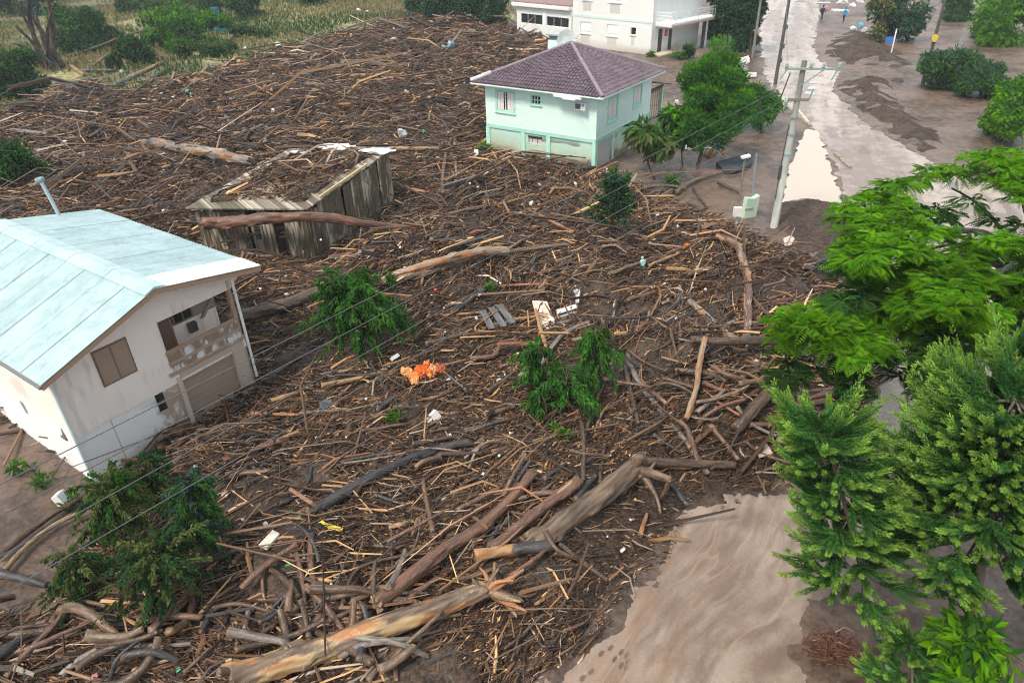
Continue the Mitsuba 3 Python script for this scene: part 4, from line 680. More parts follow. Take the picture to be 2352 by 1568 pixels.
m, c = fronds(g, low_, 22, 'mid'); part(st, 'lower_crown', m, 'leaf', False, c)
tb = np.array([17.5, 19.5, 0.0]); tm, tc = limbs(g, tb, [15.5, 19, 5.2], [(x, y, z - .4, r) for x, y, z, r in cl], .22, 26, 'd'); part(st, 'trunk', tm, 'wood', True, tc)
# araucarias: spines with needles all round, gathered on drooping branches
def foxtails(g, bases, dirs, L, r=.055, per=150, tip=((.27, .45, .075), (.07, .195, .045))):
    ms = []
    for b, d in zip(bases, dirs):
        d = d / np.linalg.norm(d); l = L * (.7 + .6 * g.random()); n = per; t = np.sort(g.random(n)); bend = np.array([0, 0, 1.0]) * .55 + unit(g, 1)[0] * .12
        P = b + d * (l * t)[:, None] + bend * (l * .8 * t ** 2.2)[:, None]; tg = d + bend * (1.7 * t ** 1.2)[:, None]; tg /= np.linalg.norm(tg, axis=1, keepdims=True)
        s = np.cross(tg, unit(g, n)); s /= np.linalg.norm(s, axis=1, keepdims=True); tone = .75 + .5 * g.random(); k = sst(.5, 1.05, t)[:, None]
        c = (np.array(tip[1]) * (1 - k) + np.array(tip[0]) * k) * tone * (.75 + .5 * g.random((n, 1)))
        ms.append(leaves(P, tg * .75 + s * .75, s + tg * .2, r * (1.25 - .45 * t) * 2.1, .021, c, g))
    return joincol(ms)
def araucaria(name, label, base, top, whorls, reach, seed, per=110, tk=.1, lichen=False, L=.42, start=.35, nb=6, dens=16):
    g = np.random.default_rng(seed); base, top = np.array(base, float), np.array(top, float); t = thing(name, label, 'tree')
    ts = np.linspace(0, 1, 30)[:, None]; ax_ = base + (top - base) * ts; m = tube(ax_[:28], np.linspace(tk, tk * .25, 28), 9, .12, seed); c = colour(m, (.14, .115, .09), .3)
    if lichen:
        q = meshkit.fbm(np.asarray(m.vertices) * 7, 3, 3)[:, None]; hgt = (np.asarray(m.vertices)[:, 2:3] - base[2]) / (top[2] - base[2]); k = sst(.40, .52, q) * sst(.42, .30, hgt); c = c * (1 - k) + np.array([.42, .56, .48]) * k
    trunk_ = (m, c); bs, ds, br = [], [], []
    for _ in range(dens): bs.append(top - (top - base) * .06 * g.random()); ds.append(unit(g, 1)[0] * [.8, .8, .3] + [0, 0, .7])
    for h in np.linspace(start, .96, whorls):
        o = base + (top - base) * h; R_ = reach * (1 - (h - start) / (1 - start) * .72) * (.8 + .3 * g.random()); n = nb; a0 = g.random() * 6
        for i in range(n):
            a = a0 + i * 2 * np.pi / n + g.normal() * .2; hd = np.array([math.cos(a), math.sin(a), 0]); R1 = R_ * (.75 + .4 * g.random()); s = np.linspace(0, 1, 9)[:, None]
            path = o + hd * R1 * s * 1.0 + np.array([0, 0, 1.0]) * R1 * (-.30 * np.sin(s * np.pi * .9) + .28 * s ** 3); br.append((lambda mm: (mm, colour(mm, (.085, .07, .05), .3)))(tube(path, np.linspace(tk * .22, tk * .10, 9), 5)))
            for _ in range(dens):
                q = .32 + .68 * g.random() ** .8; j = q * 8; k0 = int(min(j, 7)); p = path[k0] + (path[k0 + 1] - path[k0]) * (j - k0); sd_ = np.cross(hd, [0, 0, 1.0]) * (g.random() * 2 - 1) * 1.0
                bs.append(p); ds.append(hd * .8 + sd_ * .8 + np.array([0, 0, .22 * g.normal() - .12]))
    m, c = joincol([trunk_] + br); part(t, 'trunk', m, 'wood', True, c)
    m, c = foxtails(g, bs, ds, L, per=per); part(t, 'foliage', m, 'leaf', False, c); return t
araucaria('conifer', 'small leaning conifer with lichen-spotted trunk at lower right, over the mud', flat(2050, 1560), spot(1885, 960, 6.3), 6, 1.05, 5, 170, .085, True, .8, .45, 6, 10)
araucaria('conifer', 'large bristly green conifer filling the lower right corner', [9.6, 9.0, 0], [8.55, 9.5, 7.5], 9, 1.85, 6, 150, .14, False, .95, .56, 8, 17)
araucaria('conifer', 'conifer with rust-brown dead tips under the spreading tree at the right edge', flat(2420, 1350, 0), spot(2345, 800, 7.5), 5, .95, 8, 180, .10, False, .5, .5, 6, 12)
araucaria('conifer', 'short young conifer shoot beside the lichen-spotted trunk', flat(2095, 1640, 0), flat(2095, 1470, 1.5), 3, .7, 9, 160, .04, False, .45, .3, 5, 8)
def vplant(name, label, cat, base, c, w, h, kind, tip=None, n=40, per=60, L=.16, Wl=.07, seed=1, depth=1.0, trunk=.05, droop=.3, up=0.0, group=None, limb=7, cr=.30, shell=.4, z=None):
    """A plant given by where it stands and how wide and high its crown looks from where the photograph was taken; the crown is as deep as it is wide."""
    b = at(*base) if z is None else flat(*base, z); d = ray(*c); p = EYE + d * (b[1] / d[1]); s = np.linalg.norm(p - EYE) / FOC; rx, rz = w * s / 2, h * s / 2
    return plant(name, label, cat, b, (rx * .85, rx * .85 * depth, rz * .9), 0, n, cr * min(rx, rz) * 1.1, per, L, Wl, kind, tip, seed, trunk, droop, group, shell, up, limb, top=p)
def spray(name, label, cat, base, c, w, h, kind, tip, nb, per, L, Wl, seed, droop=.8, lift=.5, trunk=.04, tone='b', group=None):
    """A loose plant: branches that run out from the stem, arch over and carry hanging leaves."""
    g = np.random.default_rng(seed); b = at(*base); d = ray(*c); p = EYE + d * (b[1] / d[1]); s = np.linalg.norm(p - EYE) / FOC; R, Z = w * s / 2, h * s / 2; t = thing(name, label, cat, group); lv, br = [], [log_mesh([b - [0, 0, .3], (b + p) / 2 + g.normal(size=3) * .08 * R, p + [0, 0, Z * .5]], trunk, trunk * .4, tone, seed, .1, 7, 0)]
    for i in range(nb):
        a = g.random() * 6.283; q = g.random(); o = b + (p - b) * (.45 + .55 * q) + [0, 0, Z * .5 * q]; hd = np.array([math.cos(a), math.sin(a) * .85, 0]); R1 = R * (.45 + .65 * g.random()) * (1.15 - .55 * q); u = np.linspace(0, 1, 7)[:, None]
        path = o + hd * R1 * u + np.array([0, 0, 1.0]) * Z * ((lift + .4 * q) * u - (droop * (.7 + .6 * g.random())) * u ** 2) + g.normal(size=3) * .1 * R * u; br.append((lambda mm: (mm, colour(mm, COL[tone][1], .3, seed + i)))(tube(path, np.linspace(trunk * .3, trunk * .08, 7), 4)))
        n = int(per * (.5 + g.random())); v = .2 + .8 * g.random(n) ** .8; j = v * 6; k0 = np.minimum(j.astype(int), 5); Pp = path[k0] + (path[k0 + 1] - path[k0]) * (j - k0)[:, None]; tg = path[k0 + 1] - path[k0]; tg /= np.linalg.norm(tg, axis=1, keepdims=True)
        D = tg * .7 + unit(g, n) * .75 + np.array([0, 0, -.55 * droop]); Nn = unit(g, n) * .6 + [0, 0, .9]; kd = tip if g.random() < .3 + .3 * q else kind; lv.append(leaves(Pp + unit(g, n) * .03 * R, D, Nn, L * (.6 + .7 * g.random(n)), Wl * (.6 + .7 * g.random(n)), green(g, kd, n) * (.65 + .6 * g.random()), g))
    m, cc = joincol(lv); part(t, 'leaves', m, 'leaf', False, cc); m, cc = joincol(br); part(t, 'branches', m, 'wood', True, cc); return t
spray('leafy_tree', 'bushy dark green young tree poking out of the driftwood right of the garage house', 'tree', (820, 800), (822, 718), 235, 205, 'mid', 'fresh', 100, 80, .27, .075, 11, .9, .75, .07)
spray('shrub', 'slim upright green shrub standing in the driftwood in front of the mint house', 'shrub', (1398, 560), (1410, 492), 95, 140, 'mid', 'blue', 42, 50, .30, .085, 12, .4, 1.0, .05)
vplant('broadleaf_tree', 'small tree with large drooping olive green leaves at the near corner of the mint house', 'tree', (1508, 412), (1470, 318), 150, 90, 'olive', 'mid', 26, 30, .75, .30, 13, droop=.9, trunk=.07, cr=.4)
vplant('broadleaf_tree', 'small tree with large glossy leaves between the mint house and the bright green tree', 'tree', (1570, 380), (1556, 285), 75, 80, 'mid', 'bright', 14, 30, .7, .30, 14, droop=.6, trunk=.06, cr=.45)
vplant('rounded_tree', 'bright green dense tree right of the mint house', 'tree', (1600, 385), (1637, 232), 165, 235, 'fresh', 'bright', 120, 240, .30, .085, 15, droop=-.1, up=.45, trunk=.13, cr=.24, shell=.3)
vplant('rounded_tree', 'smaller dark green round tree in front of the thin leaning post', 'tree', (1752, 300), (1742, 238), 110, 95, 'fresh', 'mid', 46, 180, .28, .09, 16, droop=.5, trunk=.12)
for i, (lab, b, c, w, h, nb) in enumerate((('at the left of the heap under the pale slab', (1250, 900), (1240, 838), 150, 160, 38), ('at the right of the heap under the pale slab', (1360, 880), (1368, 808), 145, 165, 40), ('lowest on the heap under the pale slab', (1310, 940), (1300, 890), 190, 120, 36), ('hanging lowest left of the heap under the pale slab', (1255, 960), (1245, 925), 115, 95, 20))):
    spray('fallen_branches', 'broken green leafy branches ' + lab, 'branch', b, c, w, h, 'fresh', 'mid', nb, 42, .24, .075, 170 + i, 1.0, .5, .04, 'm')
for i, (lab, b, c, w, h, k1, k2, nb) in enumerate((('yellow-green leafy shrub at the foot of the cream house corner', (270, 1270), (275, 1165), 160, 215, 'olive', 'mid', 90), ('dark shrub behind the yellow-green one, against the cream house', (340, 1180), (345, 1095), 140, 140, 'olive', 'dark', 60), ('blue-green leafy shrub right of the yellow-green shrub in the lower left', (450, 1290), (455, 1180), 150, 235, 'blue', 'mid', 100), ('dark green hanging shrub lowest of the lower left thicket', (380, 1400), (375, 1310), 215, 185, 'dark', 'olive', 100), ('low dark olive shrub at the left end of the lower left thicket', (190, 1380), (190, 1310), 155, 135, 'olive', 'dark', 60))):
    spray('shrub', lab, 'shrub', b, c, w, h, k1, k2, nb, 85, .13, .05, 200 + i, .8, .6, .035)
for i, (x, y, w, lab) in enumerate(((42, 1078, 40, 'nearest the top of the mud'), (105, 1112, 60, 'middle one of three'), (148, 1150, 65, 'lowest of three, by the tub'))):
    vplant('mud_plant', f'small green weed in the mud by the cream house, {lab}', 'plant', (x, y + 12), (x, y), w, 34, 'mid', 'bright', 8, 14, .22, .05, 30 + i, droop=-.2, trunk=.012, cr=.5)
for i, (x, y, w, h, lab) in enumerate(((908, 955, 40, 40, 'beside the short dark log in the mid field'), (1285, 985, 60, 40, 'below the broken green branches'), (896, 640, 22, 50, 'above the bushy young tree'), (1545, 416, 40, 26, 'in the mud under the small broadleaf tree'), (1105, 345, 26, 26, 'at the left foot of the mint house'), (1115, 660, 30, 20, 'by the long orange log'), (1560, 128, 46, 22, 'at the foot of the white house'), (1500, 122, 24, 18, 'at the near corner of the white house'))):
    vplant('weed', f'small green weed {lab}', 'plant', (x, y + h * .4), (x, y), w, h, 'mid', 'bright', 8, 20, .22 * (1 + .8 * (y < 450)), .06 * (1 + .8 * (y < 450)), 40 + i, droop=.0, trunk=.012, cr=.5)
# far plants
FAR = [('bush', 'blue-green bush at the foot of the leaning pole at right', 'shrub', (2175, 200), (2172, 172), 120, 95, 'mid', 'blue', 50, 70), ('bush', 'dark green bush right of the leaning pole, further right in the row', 'shrub', (2255, 215), (2250, 196), 120, 80, 'mid', 'blue', 44, 70), ('bush', 'pointed mid green bush above the row of bushes at right', 'shrub', (2222, 160), (2225, 135), 70, 80, 'mid', 'blue', 24, 80),
       ('rounded_tree', 'bright green tree cut by the right edge above the spreading tree', 'tree', (2330, 315), (2322, 255), 120, 125, 'bright', 'mid', 50, 120), ('rounded_tree', 'mid green tree in the upper right corner', 'tree', (2325, 100), (2320, 42), 120, 105, 'bright', 'mid', 50, 120), ('bush', 'dark bush left of the upper right corner tree', 'shrub', (2215, 48), (2215, 22), 80, 50, 'mid', 'dark', 24, 80), ('bush', 'low dark bush under the upper right corner tree', 'shrub', (2265, 85), (2262, 70), 70, 36, 'dark', 'blue', 16, 70),
       ('thin_tree', 'thin-stemmed green tree beyond the rubbish heap at the top right', 'tree', (2085, 92), (2075, 25), 95, 120, 'blue', 'mid', 34, 70), ('thin_tree', 'sparse grey-green tree left of the one beyond the rubbish heap', 'tree', (2025, 100), (2020, 30), 60, 110, 'olive', 'dry', 16, 40), ('dense_tree', 'dark blue-green trees between white house and road, left one', 'tree', (1672, 100), (1672, 35), 90, 150, 'dark', 'blue', 50, 120), ('dense_tree', 'dark blue-green tree nearest the road, beyond the white house', 'tree', (1722, 118), (1722, 45), 75, 160, 'dark', 'blue', 50, 120),
       ('dense_tree', 'very dark tree beyond the driftwood, left of the white house', 'tree', (1120, 68), (1120, 5), 130, 100, 'dark', 'dark', 50, 110), ('dense_tree', 'very dark spreading tree at the top edge, second from the white house', 'tree', (1040, 55), (1035, 0), 130, 90, 'dark', 'dark', 44, 110), ('dense_tree', 'small dark green tree at the top edge, furthest left of the dark group', 'tree', (975, 40), (975, 5), 80, 70, 'dark', 'mid', 26, 90),
       ('bush', 'dark green bush right of the bare trunks at the top left', 'shrub', (175, 120), (178, 75), 125, 95, 'mid', 'dark', 40, 80), ('bush', 'wide green thicket in the middle of the dry grass bank', 'shrub', (430, 110), (430, 68), 210, 85, 'mid', 'bright', 60, 80), ('bush', 'green thicket above the blue cloth at the top', 'shrub', (560, 50), (545, 18), 150, 70, 'mid', 'dark', 40, 80), ('bush', 'low dark bush on the edge of the driftwood below the wide thicket', 'shrub', (330, 145), (325, 122), 90, 50, 'dark', 'mid', 26, 70), ('bush', 'small dark bush left of the low dark bush at the driftwood edge', 'shrub', (265, 160), (268, 140), 50, 40, 'dark', 'olive', 16, 60),
       ('bush', 'green bush at the left edge above the cream house', 'shrub', (15, 440), (18, 385), 110, 130, 'mid', 'dark', 44, 100), ('bush', 'dark green thicket at the left edge below the bare trunks', 'shrub', (45, 215), (40, 175), 150, 95, 'dark', 'mid', 44, 80), ('bush', 'green bush at the top edge between thicket and dark trees', 'shrub', (690, 25), (690, -5), 110, 50, 'mid', 'olive', 26, 70), ('bush', 'small bush in the dry grass at the top edge, right of the bare trunks', 'shrub', (300, 40), (300, 15), 60, 36, 'mid', 'olive', 16, 60), ('bush', 'dark tree crown cut by the top left corner', 'tree', (70, 40), (75, -15), 150, 90, 'dark', 'blue', 40, 80), ('bush', 'low wide green scrub between the wide thicket and the driftwood edge', 'shrub', (480, 125), (470, 108), 150, 36, 'mid', 'olive', 34, 60), ('bush', 'low green scrub in the grass below the blue cloth', 'shrub', (600, 85), (590, 70), 110, 34, 'mid', 'olive', 26, 60), ('bush', 'low olive scrub at the top edge left of the thicket', 'shrub', (390, 30), (385, 15), 120, 34, 'olive', 'mid', 26, 60), ('bush', 'low green scrub in the dry grass right of the bare trunks', 'shrub', (250, 110), (245, 92), 110, 40, 'mid', 'olive', 26, 60), ('bush', 'dark clipped bush beside the carport behind the bright tree', 'shrub', (1573, 132), (1575, 122), 40, 26, 'dark', 'mid', 12, 60)]
for i, (nm, lab, cat, b, c, w, h, k1, k2, n, per) in enumerate(FAR):
    dist = np.linalg.norm(at(*b) - EYE); vplant(nm, lab, cat, b, c, w, h, k1, k2, n, int(per * 1.9), .0052 * dist, .0022 * dist, 60 + i, droop=.2, trunk=.0016 * dist, cr=.34, limb=9, z=0.1)
# bare trunks at top left, fallen arched stems, hanging cloth
g = np.random.default_rng(77); bt = thing('bare_tree', 'clump of bare grey leaning trunks at the top left edge', 'tree')
for i, (a, b, r) in enumerate((((150, 158), (52, 0), .17), ((140, 160), (80, 20), .13), ((130, 165), (35, 60), .12), ((120, 150), (110, -10), .2), ((115, 162), (128, 5), .11), ((100, 160), (30, 100), .1), ((112, 165), (22, -10), .12), ((106, 160), (66, -20), .16))):
    A = at(*a); zt = [16, 14, 10, 17, 15, 8, 16, 17][i]; d = ray(*b); E_ = EYE + d * ((A[1] - 2 + g.normal()) / d[1]); m, c = log_mesh([A - [0, 0, .3], A * .55 + E_ * .45 + [g.normal() * .4, 0, .5], E_], r * 2.1, r * 1.0, 'd' if i % 3 else 'b', 400 + i, .1, 7, 0); part(bt, 'trunk', m, 'wood', True, c)
for i, (pts, lab) in enumerate(([((215, 150), (260, 118), (330, 90), (400, 64), (460, 58)), 'upper'], [((150, 130), (230, 105), (300, 78), (370, 62), (415, 60), (455, 72)), 'lower'])):
    A = np.array([at(*p) for p in pts]); hh = np.array([.3, 1.0, 1.6, 1.6, .8, .3])[:len(pts)]
    A = np.array([flat(*p, h) for p, h in zip(pts, hh)]); m, c = log_mesh(A, .17, .09, 'm', 420 + i, .1, 6, 0); single('fallen_tree', m, 'wood', f'long pale fallen tree arching over the dry grass bank, {lab} of two', 'fallen trunk', None, True, c)
A = at(505, 80); cl_ = thing('blue_cloth', 'blue-green cloth hanging in the thicket at the top of the bank', 'cloth'); V, f = [], []
for i in range(9):
    for j in range(9): V.append(A + np.array([(i - 4) * .28 + .2 * math.sin(j), .3 * math.sin(i * 1.7 + j * .6), j * .42 + .3]) * [1 - .06 * j, 1, 1])
f = [x for i in range(8) for j in range(8) if (i * 7 + j * 3) % 11 for x in ([i * 9 + j, i * 9 + 9 + j, i * 9 + 10 + j], [i * 9 + j, i * 9 + 10 + j, i * 9 + j + 1])]
m = trimesh.Trimesh(V, f, process=False); part(cl_, 'sheet', m, 'cloth', True, colour(m, (.07, .27, .34), .3))
# big-leaved plant and root mass, lower right
vplant('large_leaved_plant', 'glossy bright green large-leaved plant in the lower right corner', 'plant', (2300, 1680), (2275, 1515), 190, 120, 'bright', 'mid', 26, 34, .34, .14, 91, droop=.3, trunk=.04, cr=.5, z=0)
g = np.random.default_rng(5); A = at(1905, 1505); rm = thing('root_mass', 'rusty brown uprooted root mass in the mud at lower right', 'root mass'); P = A + g.normal(size=(260, 3)) * [.28, .2, .05]; D = g.normal(size=(260, 3)) * .35 + [.25, .0, -.5]
m, c = sticks(A + np.abs(g.normal(size=(420, 3))) * [0, 0, .16] + g.normal(size=(420, 3)) * [.26, .17, .02] + [0, 0, .12], g.normal(size=(420, 3)) * .3 + [.2, -.5, .35], .18 + .25 * g.random(420), .007 + .01 * g.random(420), np.array([[.13, .055, .035]]) * (.35 + 1.1 * g.random((420, 1))), .25, 1.0, g); part(rm, 'roots', m, 'chips', False, c)
m, c = log_mesh([A + [-.2, 0, .0], A + [.15, .1, .3]], .16, .12, 'b', 555, .3); part(rm, 'stump', m, 'wood', True, c)
# dry grass on the bank
n = 42000; g = np.random.default_rng(8); X = g.uniform(-100, 30, n * 3); Y = g.uniform(60, 175, n * 3); ok = (sdist(MEADOW, X, Y) > -1) & (fb(X, Y, .09, 51) + .35 * (fb(X, Y, .5, 52) - .5) > .40); X, Y = X[ok][:n], Y[ok][:n]; n = len(X)
P = np.stack([X, Y, hg(X, Y)], 1); D = np.stack([g.normal(size=n) * .35, g.normal(size=n) * .35, np.ones(n)], 1); kk = (fb(X, Y, .06, 53) + .2 * g.normal(size=n) > .47)[:, None]
m, c = leaves(P, D, unit(g, n), .35 + .6 * g.random(n), .10 + .1 * g.random(n), np.where(kk, green(g, 'mid', n) * np.array([1.1, .9, 1.1]), green(g, 'dry', n)), g)
put('grass', m, 'leaf', False, c); labels['grass'] = {'label': 'dry yellow grass on the far bank', 'category': 'grass', 'kind': 'stuff'}

scene['haze_air'] = {'type': 'homogeneous', 'albedo': {'type': 'rgb', 'value': [.94, .96, .97]}, 'sigma_t': {'type': 'rgb', 'value': [.00036, .00042, .00046]}}
scene['haze'] = {'type': 'cube', 'bsdf': {'type': 'null'}, 'interior': {'type': 'ref', 'id': 'haze_air'}, 'to_world': T().translate([0, 0, 9.7]).scale([2800, 2800, 11.3])}
labels['haze'] = {'label': 'thin damp haze over the valley', 'category': 'haze', 'kind': 'stuff'}
scene['camera']['medium'] = {'type': 'ref', 'id': 'haze_air'}
# ------------------------------------------------------------------ driftwood
REG = [((250, 130), 'by the dry grass bank at upper left'), ((100, 250), 'at the far left edge of the field'), ((420, 240), 'in the upper left of the field'), ((650, 160), 'in the far middle of the field'), ((860, 130), 'in the far field towards the white house'), ((1080, 110), 'left of the white house extension'), ((1000, 270), 'left of the mint house'), ((760, 270), 'beyond the buried shed'), ((430, 360), 'left of the buried shed'),
       ((180, 400), 'behind the stovepipe of the pale roof'), ((1010, 420), 'between buried shed and mint house'), ((1230, 440), 'in front of the mint house wall'), ((1620, 440), 'on the mud by the meter post'), ((700, 560), 'at the foot of the buried shed'), ((640, 700), 'right of the garage house corner'), ((950, 640), 'above the bushy young tree'), ((1200, 580), 'in the middle of the field'), ((1100, 720), 'around the pale slab and grey pallet'),
       ((1520, 600), 'right of the slim shrub'), ((1830, 620), 'beside the mud pile at right'), ((1690, 700), 'in the right of the field'), ((1560, 830), 'right of the broken green branches'), ((1800, 850), 'under the tip of the spreading tree'), ((1640, 950), 'in the right tangle of trunks'), ((1880, 920), 'at the right end of the field'), ((1130, 860), 'left of the broken green branches'), ((850, 900), 'near the orange cloth heap'), ((620, 900), 'in front of the garage door'),
       ((1040, 980), 'in the central near field'), ((1360, 960), 'below the broken green branches'), ((600, 1080), 'below the garage house'), ((820, 1120), 'along the long dark log'), ((1200, 1080), 'above the near pile of trunks'), ((1500, 1080), 'at the top of the near pile'), ((60, 1260), 'on the bare mud at lower left'), ((620, 1240), 'right of the lower left thicket'), ((930, 1220), 'beside the yellow strip'), ((1320, 1250), 'on the mud right of the big trunks'), ((130, 1470), 'in the lower left corner'),
       ((330, 1420), 'under the lower left thicket'), ((550, 1430), 'left of the big bare trunk'), ((720, 1350), 'in the branch tangle at the bottom'), ((900, 1480), 'around the big bare trunk at the bottom'), ((1150, 1480), 'in the wet mud at the bottom edge'), ((1400, 1400), 'at the edge of the mud flow')]
RP = np.array([r[0] for r in REG], float)
def where(px, py): return REG[int(np.argmin(((RP - [px, py]) ** 2).sum(1)))][1]
made, PX = {}, {}
def wood(name, cat, label, px, py, mesh, bsdf, c, smooth=True):
    k = single(name, mesh, bsdf, label, cat, None, smooth, c); made.setdefault(label, []).append(k); PX[k] = (px, py); return k
def lay(pts, width, zs=None):
    P = np.array([at(*p) for p in pts]) if zs is None else np.array([flat(*p, z) for p, z in zip(pts, zs)]); r = np.array([width * np.linalg.norm(p - EYE) / FOC / 2 for p in P]); P[:, 2] += r * .45 if zs is None else 0
    return P, r
def log(tone, w, pts, w1=None, lift=0.0, label=None, name=None, bare=.25, knob=.09, seed=None, zs=None):
    global LSEED
    LSEED += 1; P, r = lay(pts, w, zs); P[:, 2] += np.broadcast_to(lift, (len(P),))
    if len(P) > 2 and zs is None:
        lo = np.linspace(P[0, 2], P[-1, 2], len(P)); P[:, 2] = np.maximum(P[:, 2], lo) * .5 + lo * .5 if not np.ndim(lift) else P[:, 2]
    r0 = r[0]; r1 = r[-1] * ((w1 or w * .7) / w); L = np.linalg.norm(np.diff(P, axis=0), axis=1).sum(); big = max(r0, r1)
    m, c = log_mesh(P, r0, r1, tone, seed or LSEED, knob, None, bare)
    nm = name or ('trunk' if big > .17 else 'branch' if big > .03 else 'stick'); mid = np.mean(pts, axis=0)
    dv = np.array(pts[-1]) - pts[0]; sl = math.degrees(math.atan2(-dv[1], abs(dv[0]) + 1e-6)) * (1 if dv[0] >= 0 else -1)
    way = 'lying level' if abs(sl) < 9 else 'rising right' if 0 < sl < 60 else 'falling right' if -60 < sl < 0 else 'pointing away'
    size = ('long ' if L > 4.2 else 'short ' if L < 1.6 else '') + ('thick ' if big > .12 else 'thin ' if big < .045 else '')
    lab = label or f'{size}{TONE[tone]} {nm} {way} {where(*mid)}'
    return wood({'trunk': 'tree_trunk', 'branch': 'dead_branch', 'stick': 'dead_stick'}.get(nm, nm), nm, lab, *mid, m, 'wood', c)
LSEED = 1000
def plank(tone, w, pts, lift=.03, label=None, col=None):
    P, r = lay(pts, w); d = P[-1] - P[0]; L = np.linalg.norm(d); m = beam(P[0] + [0, 0, lift], P[-1] + [0, 0, lift], r[0] * 2 * .8, .045); mid = np.mean(pts, axis=0); m = m.subdivide().subdivide()
    col = col or COL[tone][0]; v = m.vertices; q = meshkit.fbm(np.asarray(v) * [3, 3, 3], 3, 3)[:, None]; c = np.array(col) * (.6 + .8 * q); slp = -(pts[-1][1] - pts[0][1]) / (abs(pts[-1][0] - pts[0][0]) + 1e-6) * (1 if pts[-1][0] >= pts[0][0] else -1)
    return wood('plank', 'plank', label or f"{'long ' if L > 2.2 else 'short '}{TONE[tone]} plank {'lying level' if abs(slp) < .16 else 'rising right' if slp > 0 else 'falling right'} {where(*mid)}", *mid, m, 'wood', c, 30)
# the big ones
log('m', 54, [(540, 1580), (700, 1528), (850, 1475), (1000, 1425), (1115, 1385)], 38, [.15, .2, .25, .3, .35], 'big half-peeled yellow trunk at the bottom edge, root end to the right', bare=.47, seed=1034)
rb = thing('root_stump', 'splintered yellow root end of the big bare trunk at the bottom', 'stump'); A = at(1125, 1385) + [0, 0, .45]; g = np.random.default_rng(3); ms = []
for i in range(15):
    d = unit(g, 1)[0] * [1, .8, .8] + [.45, .1, 0]; ms.append(log_mesh([A - d * .05, A + d * .35 + g.normal(size=3) * .07, A + d * (.55 + .3 * g.random()) + [0, 0, -.15 * g.random()]], .12, .03, 'pbom'[i % 4], 700 + i, .3, 7, .35))
m, c = joincol(ms); part(rb, 'roots', m, 'wood', True, c)
log('r', 35, [(868, 1408), (935, 1360), (1000, 1306), (1100, 1238), (1178, 1162), (1225, 1105)], 19, [.3, .35, .35, .3, .25, .2], 'long reddish trunk running up to the right from the branch tangle at the bottom', bare=.2)
log('m', 46, [(1225, 1268), (1300, 1212), (1380, 1155), (1450, 1098)], 50, [.1, .15, .15, .2], 'thickest olive-brown trunk with flared root end in the near pile', bare=.1)
g = np.random.default_rng(4); A = at(1448, 1100) + [0, 0, .35]; ms = [log_mesh([A, A + np.array([.25 + .2 * g.normal(), .3 * g.normal(), .3 * g.normal() - .1]) * 1.3, A + np.array([.45, .5 * g.normal(), -.5 + .5 * g.normal()]) * 1.4], .14, .03, 'm', 720 + i, .2, 8, .05) for i in range(11)]; m, c = joincol(ms); rt = thing('root_flare', 'flared muddy roots at the upper end of the thickest trunk', 'roots'); part(rt, 'roots', m, 'wood', True, c)
log('r', 25, [(1130, 1278), (1230, 1200), (1330, 1122)], 24, [.2, .3, .3], 'reddish peeled trunk between the two biggest trunks of the near pile', bare=.3)
log('d', 26, [(715, 1188), (860, 1100), (1000, 1042), (1095, 1018)], 20, [.05] * 4, 'long dark wet log across the central near field', bare=.03)
log('p', 25, [(1095, 1302), (1150, 1292), (1185, 1288)], 25, [.35] * 3, 'pale split half of the snapped log on the near pile', bare=.8); log('d', 25, [(1180, 1289), (1225, 1282), (1262, 1276)], 25, [.35] * 3, 'black charred half of the snapped log on the near pile', bare=0)
log('r', 25, [(470, 512), (560, 508), (640, 500), (700, 497), (800, 508), (880, 520), (990, 527)], 14, 0, 'long smooth reddish trunk lying across the front of the buried shed', bare=.12, knob=.08, zs=[2.1, 2.35, 2.6, 2.6, 2.1, 1.4, .7])
log('g', 21, [(340, 342), (450, 362), (582, 388)], 20, [.3, .35, .3], 'pale grey straight trunk left of the buried shed', bare=.45)
log('b', 31, [(535, 750), (640, 718), (735, 684)], 24, [.15] * 3, 'thick dark brown trunk between garage house and bushy young tree', bare=.05)
log('o', 15, [(880, 655), (935, 640), (1020, 620), (1100, 605), (1165, 603)], 22, [.2, .3, .4, .5, .5], 'split orange-brown trunk above the bushy young tree', bare=.5)
log('m', 18, [(885, 660), (960, 642), (1150, 600), (1305, 580)], 8, [.1, .2, .3, .3], 'long grey-brown trunk behind the split orange-brown trunk', bare=.2)
log('r', 16, [(1644, 558), (1692, 588), (1709, 640), (1715, 710), (1708, 805)], 17, [.3, .3, .35, .35, .3], 'tall curved pale reddish trunk standing out in the right of the field', bare=.4)
log('g', 13, [(1583, 708), (1632, 755), (1685, 800)], 17, [.3] * 3, 'pale grey pointed trunk left of the tall curved trunk', bare=.4)
log('b', 17, [(1585, 813), (1700, 818), (1842, 828)], 17, [.5, .55, .6], 'straight brown trunk lying level under the tall curved trunk', bare=.08)
log('b', 27, [(1685, 1002), (1762, 928), (1850, 832)], 24, [.2, .4, .6], 'thick brown trunk leaning up to the right under the spreading tree', bare=.08)
log('p', 12, [(1612, 820), (1606, 850), (1598, 905), (1572, 980)], 12, [.7, .65, .5, .3], 'crooked bare yellow branch in the right tangle of trunks', bare=.7)
log('g', 13, [(1440, 825), (1460, 870), (1505, 930), (1550, 980), (1590, 1040), (1625, 1098)], 12, .15, 'long thin grey branch curving down to the right below the broken green branches', bare=.2)
